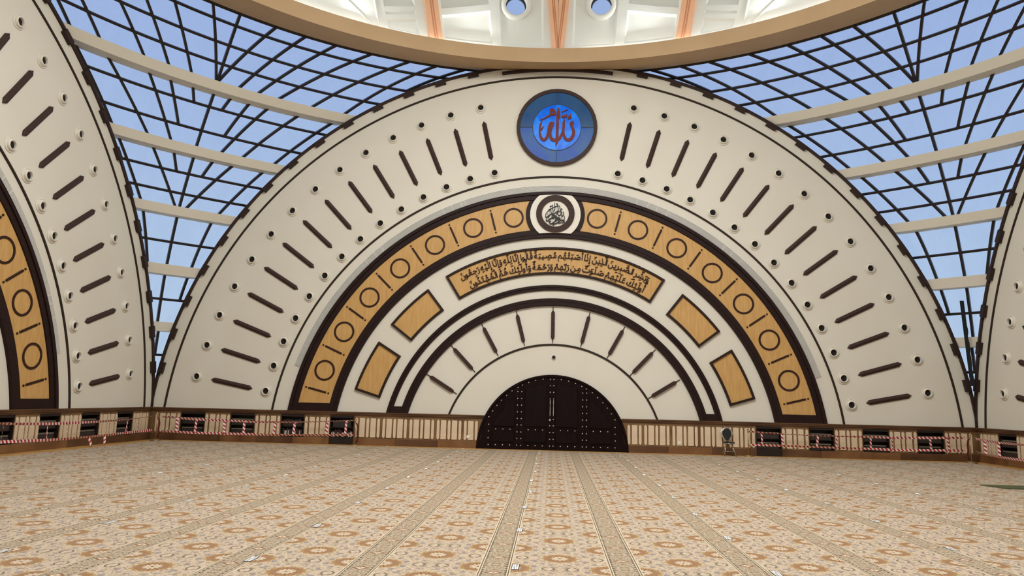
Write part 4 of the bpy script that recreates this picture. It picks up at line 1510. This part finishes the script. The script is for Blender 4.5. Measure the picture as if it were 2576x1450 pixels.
for x, z in ((-1.27, 2.22), (-1.49, 2.09), (-1.68, 1.92), (-1.87, 1.74), (-2.03, 1.55), (-2.18, 1.35), (-2.31, 1.14), (-2.31, 0.87), (-2.31, 0.63), (-2.32, 0.39), (-2.31, 0.15)):
    STUDS.append((x, z, 0)); STUDS.append((-x - 0.05, z, 3))
for x in (-2.05, -1.79, -1.53):
    for z in (0.71, 0.15): STUDS.append((x, z, 0)); STUDS.append((-x - 0.05, z, 3))
for x in (-0.87, -0.61, -0.35):
    for z in (0.71, 0.15): STUDS.append((x, z, 1)); STUDS.append((-x - 0.05, z, 2))
for x, z, k in STUDS:
    link('stud', stud, M['silver'], leafs[k], Matrix.Translation((x, -0.085, z)))
hpts = [(0.010, 0), (0.018, 0.02), (0.010, 0.04), (0.022, 0.06), (0.012, 0.085), (0.024, 0.11), (0.013, 0.14), (0.016, 0.29), (0.013, 0.44), (0.024, 0.47), (0.012, 0.495), (0.022, 0.52), (0.010, 0.54), (0.018, 0.56), (0.008, 0.585)]
H = lathe('door_handle', hpts, 12)
for x, k in ((-0.088, 1), (0.033, 2)):
    link('door_handle', H, M['steel'], leafs[k], Matrix.Translation((x, -0.135, 1.21)))
    for z in (1.31, 1.70): link('handle_post', box('handle_post', x - 0.008, x + 0.008, -0.13, -0.08, z - 0.008, z + 0.008), M['steel'], leafs[k])
link('keyhole_plate', lathe('keyhole_plate', [(0.034, 0), (0.034, 0.012), (0.02, 0.014)], 16, 'y'), M['silver'], leafs[1], Matrix.Translation((-0.09, -0.085, 1.075)))

t = thing('security_camera', 'tiny dark dome camera on a white base above the big door', 'camera', Matrix.Translation((0.02, -0.003, 3.36)))
link('mount', lathe('mount', [(0.085, 0), (0.085, 0.03), (0.07, 0.04)], 20, 'y'), M['white_plastic'], t)
link('dome_cover', lathe('dome_cover', [(0.065, 0.035), (0.062, 0.06), (0.045, 0.09), (0.02, 0.105), (0.004, 0.108)], 20, 'y'), M['black_vinyl'], t)

# ------------------------------------------------------------------ stanchions and barrier tape
ST = {}
ST['base'] = lathe('base', [(0.18, 0.0), (0.18, 0.02), (0.155, 0.034), (0.05, 0.052), (0.03, 0.062)], 28)
ST['pole'] = lathe('pole', [(0.017, 0.05), (0.017, 0.90)], 12)
ST['collar'] = lathe('collar', [(0.026, 0.83), (0.03, 0.84), (0.026, 0.87), (0.03, 0.895), (0.014, 0.90)], 14)
ST['ball'] = lathe('ball', [(0.003, 0.888), (0.022, 0.893), (0.034, 0.91), (0.038, 0.926), (0.034, 0.945), (0.02, 0.962), (0.003, 0.966)], 16)
def rope_mesh(dx):
    return tube('rope', [(dx * 0.03, 0, 0.80), (dx * 0.07, 0, 0.74), (dx * 0.10, 0, 0.60), (dx * 0.085, 0, 0.42), (dx * 0.11, 0, 0.28), (dx * 0.10, 0, 0.16), (dx * 0.05, 0, 0.10)], 0.026, 8)
def stanchion(x, y, label, rope):
    t = thing('stanchion', label, 'stanchion', Matrix.Translation((x, y, 0.0128 if y < -0.5 else 0)), 'brass stanchions along the walls')
    for k in ('base', 'pole', 'collar', 'ball'): link(k, ST[k], M['brass'], t)
    if rope: link('rope', rope_mesh(rope), M['rope'], t)
stanchion(-14.38, -0.62, 'brass stanchion with a dark red rope in the corner at far left', 1)
stanchion(-7.16, -0.27, 'brass stanchion with a dark red rope left of the big door', 1)
stanchion(6.93, -0.27, 'brass stanchion without a rope, beside the black chair', 0)
stanchion(14.36, -0.62, 'brass stanchion with a dark red rope in the corner at far right', -1)

def ribbon(name, pts, w, parent, twist=None, vert=False):
    """Flat tape along pts (w across), uv in metres along it."""
    P = [Vector(p) for p in pts]
    V = []; F = []; UV = []
    s = 0
    n = len(P)
    for i in range(n):
        if i: s += (P[i] - P[i - 1]).length
        t = (P[min(i + 1, n - 1)] - P[max(i - 1, 0)]).normalized()
        up = Vector((0, 0, 1)) if not vert else Vector((-t.z, 0, t.x)).cross(Vector((0, 1, 0)))
        a = (twist[i] if twist else 0)
        side = (Vector((0, 0, 1)) if not vert else Vector((1, 0, 0)))
        side = (side - t * side.dot(t)).normalized()
        nrm = t.cross(side).normalized()
        q = (side * cos(a) + nrm * sin(a)) * w / 2
        h = (nrm * cos(a) - side * sin(a)) * 0.0012
        V += [P[i] + q + h, P[i] - q + h, P[i] - q - h, P[i] + q - h]
        UV += [(s, w), (s, 0), (s, 0), (s, w)]
    for i in range(n - 1):
        for j in range(4):
            k = (j + 1) % 4
            F.append((4 * i + j, 4 * i + k, 4 * i + 4 + k, 4 * i + 4 + j))
    F.append((0, 3, 2, 1)); F.append((4 * n - 4, 4 * n - 3, 4 * n - 2, 4 * n - 1))
    me = flat(name, V, F)
    ul = me.uv_layers.new(name='UVMap')
    for l in me.loops: ul.data[l.index].uv = UV[l.vertex_index]
    return link(name, me, M['tape'], parent)
def resample(pts, step=0.25):
    out = []
    for (a, b) in zip(pts[:-1], pts[1:]):
        n = max(1, int(sqrt((a[0] - b[0]) ** 2) / step))
        for i in range(n): out.append(tuple(a[k] + (b[k] - a[k]) * i / n for k in range(len(a))))
    out.append(pts[-1])
    return out
def tape(side, up, lo, strips, y, label, hang=(), seed=1):
    t = thing('barrier_tape', label, 'barrier tape', ON[side], 'red and white barrier tapes')
    rnd = random.Random(seed)
    for nm, line in (('upper_strip', up), ('lower_strip', lo)):
        P = resample([(u, z) for u, z in line])
        ph = rnd.uniform(0, 6)
        tw = []
        for i, (u, z) in enumerate(P):
            tw.append((0.75 + 0.45 * sin(u * 0.75 + ph)) if nm == 'upper_strip' else 0.45 + 0.3 * sin(u * 0.9 + ph))
        ribbon(nm, [(u, y, z) for u, z in P], 0.085, t, tw)
    def at(line, u):
        for (a, b) in zip(line[:-1], line[1:]):
            if min(a[0], b[0]) <= u <= max(a[0], b[0]): return a[1] + (b[1] - a[1]) * (u - a[0]) / (b[0] - a[0])
        return line[-1][1]
    for i, u in enumerate(strips):
        z1, z0 = at(up, u), at(lo, u)
        lean = rnd.uniform(-0.03, 0.06)
        P = [(u + lean * k / 6 - lean / 2, y - 0.012, z0 + (z1 - z0) * k / 6) for k in range(7)]
        ribbon('cross_strip', P, 0.085, t, [rnd.uniform(0.1, 0.7)] * 7, True)
    for (u0, z0), (u1, z1) in hang:
        ribbon('loose_end', [(u0 + (u1 - u0) * k / 6 + 0.02 * sin(k), y - 0.01 - 0.012 * k, z0 + (z1 - z0) * k / 6) for k in range(7)], 0.07, t, [0.9 - 0.12 * k for k in range(7)], True)
tape('back', [(-14.36, 0.845), (-14.05, 0.84), (-13.29, 0.79), (-12.01, 0.77), (-10.9, 0.75), (-9.41, 0.77), (-8.2, 0.83), (-7.21, 0.89)],
     [(-14.36, 0.33), (-14.0, 0.32), (-13.25, 0.30), (-11.96, 0.30), (-10.87, 0.30), (-9.37, 0.32), (-8.17, 0.35), (-7.21, 0.39)],
     [-13.78, -13.07, -11.99, -11.26, -10.12, -9.4, -8.19, -7.49], -0.32, 'red and white tape strung along the back wall bookcases left of the door', seed=3)
tape('back', [(6.95, 0.86), (7.17, 0.85), (8.06, 0.81), (9.34, 0.77), (9.96, 0.78), (11.13, 0.78), (11.89, 0.77), (13.19, 0.8), (13.76, 0.82), (14.34, 0.83)],
     [(6.95, 0.39), (7.19, 0.40), (8.1, 0.40), (9.32, 0.38), (9.94, 0.38), (11.11, 0.37), (11.87, 0.36), (13.16, 0.38), (13.73, 0.39), (14.34, 0.40)],
     [7.39, 8.1, 9.31, 9.97, 11.14, 11.88, 13.18, 13.78], -0.32, 'red and white tape strung along the back wall bookcases right of the door', seed=8)
lw = lambda L: [(15 + a, z) for a, z in L]
tape('left', lw([(-9.6, 0.83), (-7.82, 0.84), (-6.11, 0.78), (-5.22, 0.77), (-3.67, 0.77), (-2.25, 0.79), (-0.62, 0.87)]), lw([(-9.6, 0.38), (-7.73, 0.37), (-6.02, 0.32), (-5.14, 0.31), (-3.59, 0.32), (-2.17, 0.35), (-0.62, 0.37)]),
     [15 - 7.78, 15 - 7.08, 15 - 6.09, 15 - 5.25, 15 - 2.22, 15 - 1.54], -0.45, 'red and white tape strung along the side wall at far left, two loose ends hanging',
     [((15 - 4.2, 0.29), (15 - 4.08, 0.02)), ((15 - 3.41, 0.31), (15 - 3.42, 0.03))], seed=5)
rw = lambda L: [(-15 - a, z) for a, z in L]
tape('right', rw([(-0.62, 0.83), (-1.17, 0.79), (-1.82, 0.77), (-2.63, 0.77), (-4.2, 0.76)]), rw([(-0.62, 0.38), (-1.11, 0.33), (-1.76, 0.31), (-2.57, 0.30), (-4.2, 0.30)]),
     [-15 + 1.15, -15 + 1.88], -0.45, 'red and white tape strung along the side wall at far right', seed=9)

# ------------------------------------------------------------------ folding chair
t = thing('folding_chair', 'black padded folding chair with a round back and chrome legs against the dado', 'chair', Matrix.Translation((6.2, -0.42, 0.0)) @ Matrix.Rotation(rad(2), 4, 'Z'))
oval = []
def pear(R, k, n=32, zc=0.76):
    pts = []
    for i in range(n):
        a = 2 * pi * i / n
        x = R * cos(a) * (1 - 0.30 * max(0, -sin(a)))
        z = zc + R * k * sin(a) * (1.15 if sin(a) < 0 else 0.95)
        pts.append((x, z))
    return pts
bp_ = pear(0.155, 1.28)
back = lambda x, z, dy=0: (x, 0.12 + (z - 0.46) * 0.14 + dy, z)
me = prism('backrest', bp_, 0.0, -0.035, 0.014)
for v in me.vertices: v.co.y += 0.12 + (v.co.z - 0.46) * 0.14
link('backrest', me, M['black_vinyl'], t)
hoop = [back(x, z, 0.012) for x, z in pear(0.172, 1.24)]
link('back_hoop', tube('back_hoop', hoop, 0.011, 8, True), M['chrome'], t)
outer = [back(-0.125, 0.46, 0.03), back(-0.125, 0.60, 0.03), back(-0.19, 0.74, 0.03)] + [back(0.2 * cos(pi - pi * i / 10), 0.79 + 0.19 * sin(pi * i / 10), 0.03) for i in range(11)] + [back(0.19, 0.74, 0.03), back(0.125, 0.60, 0.03), back(0.125, 0.46, 0.03)]
link('back_frame', tube('back_frame', outer, 0.011, 8), M['chrome'], t)
link('seat', lathe('seat', [(0.02, 0.445), (0.19, 0.445), (0.2, 0.455), (0.2, 0.47), (0.185, 0.482), (0.02, 0.485)], 28), M['black_vinyl'], t, Matrix.Translation((0, -0.06, 0)))
link('seat_rim', lathe('seat_rim', [(0.19, 0.432), (0.202, 0.436), (0.202, 0.447), (0.19, 0.45), (0.02, 0.448), (0.02, 0.434)], 28), M['chrome'], t, Matrix.Translation((0, -0.06, 0)))
for sg in (-1, 1):
    link('leg', tube('leg', [(sg * 0.115, 0.10, 0.45), (sg * 0.12, -0.05, 0.34), (sg * 0.205, -0.20, 0.02)], 0.011, 8), M['chrome'], t)
    link('leg', tube('leg', [(sg * 0.125, -0.16, 0.45), (sg * 0.15, 0.0, 0.25), (sg * 0.19, 0.17, 0.02)], 0.010, 8), M['chrome'], t)
    for y in (-0.20, 0.17):
        link('foot_cap', lathe('foot_cap', [(0.016, 0), (0.017, 0.03), (0.012, 0.034)], 10), M['black_vinyl'], t, Matrix.Translation((sg * (0.205 if y < 0 else 0.19), y, 0.0)))
link('stretcher', tube('stretcher', [(-0.165, -0.128, 0.17), (0.165, -0.128, 0.17)], 0.008, 8), M['chrome'], t)

# ------------------------------------------------------------------ distancing cards on the carpet
CARD = box('card', -0.043, 0.043, -0.125, 0.125, 0, 0.003)
FACE = box('card_face', -0.034, 0.034, -0.108, 0.108, 0.003, 0.0045)
LINE = [box('printed_line', x - w, x + w, y0, y1, 0.0045, 0.0055) for x, w, y0, y1 in ((-0.018, 0.002, -0.10, 0.10), (0.018, 0.002, -0.10, 0.10), (-0.006, 0.0035, -0.10, 0.02), (0.007, 0.003, 0.0, 0.10))]
CARDS = {'A': [(-0.58, -17.97), (-0.61, -15.81), (-0.6, -13.72), (-0.54, -11.73), (-0.56, -9.78), (-0.5, -7.81), (-0.49, -5.69), (-0.52, -3.76), (-0.44, -1.99), (-0.44, -0.62)],
 'B': [(2.24, -17.84), (2.22, -15.89), (2.2, -13.91), (2.21, -11.93), (2.25, -9.96), (2.21, -7.86), (2.26, -5.91), (2.27, -3.91), (2.24, -2.05), (2.25, -0.7)],
 'C': [(-3.47, -18.03), (-3.41, -15.98), (-3.42, -13.8), (-3.36, -11.85), (-3.33, -9.83), (-3.25, -7.91), (-3.24, -5.94), (-3.23, -4.02), (-3.18, -2.13), (-3.16, -0.7)],
 'D': [(-6.25, -18.11), (-6.19, -16.24), (-6.16, -14.16), (-6.06, -12.16), (-6.02, -10.15), (-5.99, -8.16), (-5.95, -6.18), (-5.91, -4.35), (-5.88, -2.33), (-5.86, -0.7)],
 'E': [(-8.78, -12.49), (-8.73, -10.44), (-8.63, -8.44), (-8.62, -6.49), (-8.57, -4.53)],
 'F': [(5.04, -16.12), (5.03, -14.01), (5.02, -12.13), (4.94, -10.1), (4.93, -8.11), (4.95, -6.21), (4.93, -4.26), (4.95, -2.31), (4.92, -0.7)],
 'G': [(7.7, -12.25), (7.68, -10.14), (7.64, -8.32), (7.61, -6.24), (7.61, -4.44), (7.55, -2.63), (7.5, -0.82)]}
ROWN = {'A': 'column straight before the door', 'B': 'first column right of the door axis', 'C': 'first column left of the door axis', 'D': 'second column left of the door axis', 'E': 'third column left of the door axis', 'F': 'second column right of the door axis', 'G': 'third column right of the door axis'}
rnd = random.Random(4)
for k, L in CARDS.items():
    for i, (x, y) in enumerate(L):
        mw = Matrix.Translation((x, y, 0.0122)) @ Matrix.Rotation(rnd.uniform(-0.06, 0.06), 4, 'Z')
        t = thing('floor_card', 'white black-edged floor card, %s, %s from the back wall' % (ROWN[k], ORD[len(L) - 1 - i] if len(L) - 1 - i else 'nearest'), 'floor marker', mw, 'distancing cards taped to the carpet')
        link('backing', CARD, M['card_edge'], t)
        link('card_face', FACE, M['card'], t)
        if y < -11:
            for l in LINE: link('printed_line', l, M['card_edge'], t)

# ------------------------------------------------------------------ odds and ends
mt = link('green_mat', prism('green_mat', [(10.22, -8.0), (12.9, -7.92), (12.9, -8.55), (10.42, -8.68)], 0.0, 0.02), M['green'])
mt.matrix_world = Matrix(((1, 0, 0, 0), (0, 0, 1, 0), (0, 1, 0, 0.0122), (0, 0, 0, 1)))
tag(mt, 'dark green mat lying on the carpet before the wall at far right', 'mat')
v = []; f = []
rnd = random.Random(2)
secs = []
for i in range(25):
    z = 5.63 + (2.62 - 5.63) * i / 24
    x = 14.455 + (14.60 - 14.455) * i / 24
    a, b = x - 0.062, x + 0.062 + (rnd.uniform(-0.012, 0.02) if i > 7 else 0)
    secs.append([(a, -0.58, z), (a, -0.62, z), (b, -0.62, z), (b, -0.58, z)])
o = link('loose_board', sweep('loose_board', secs), M['strip_dark'])
tag(o, 'ragged black board leaning across the glazed corner at far right', 'board')

for m_ in bpy.data.meshes:
    if not m_.users: bpy.data.meshes.remove(m_)
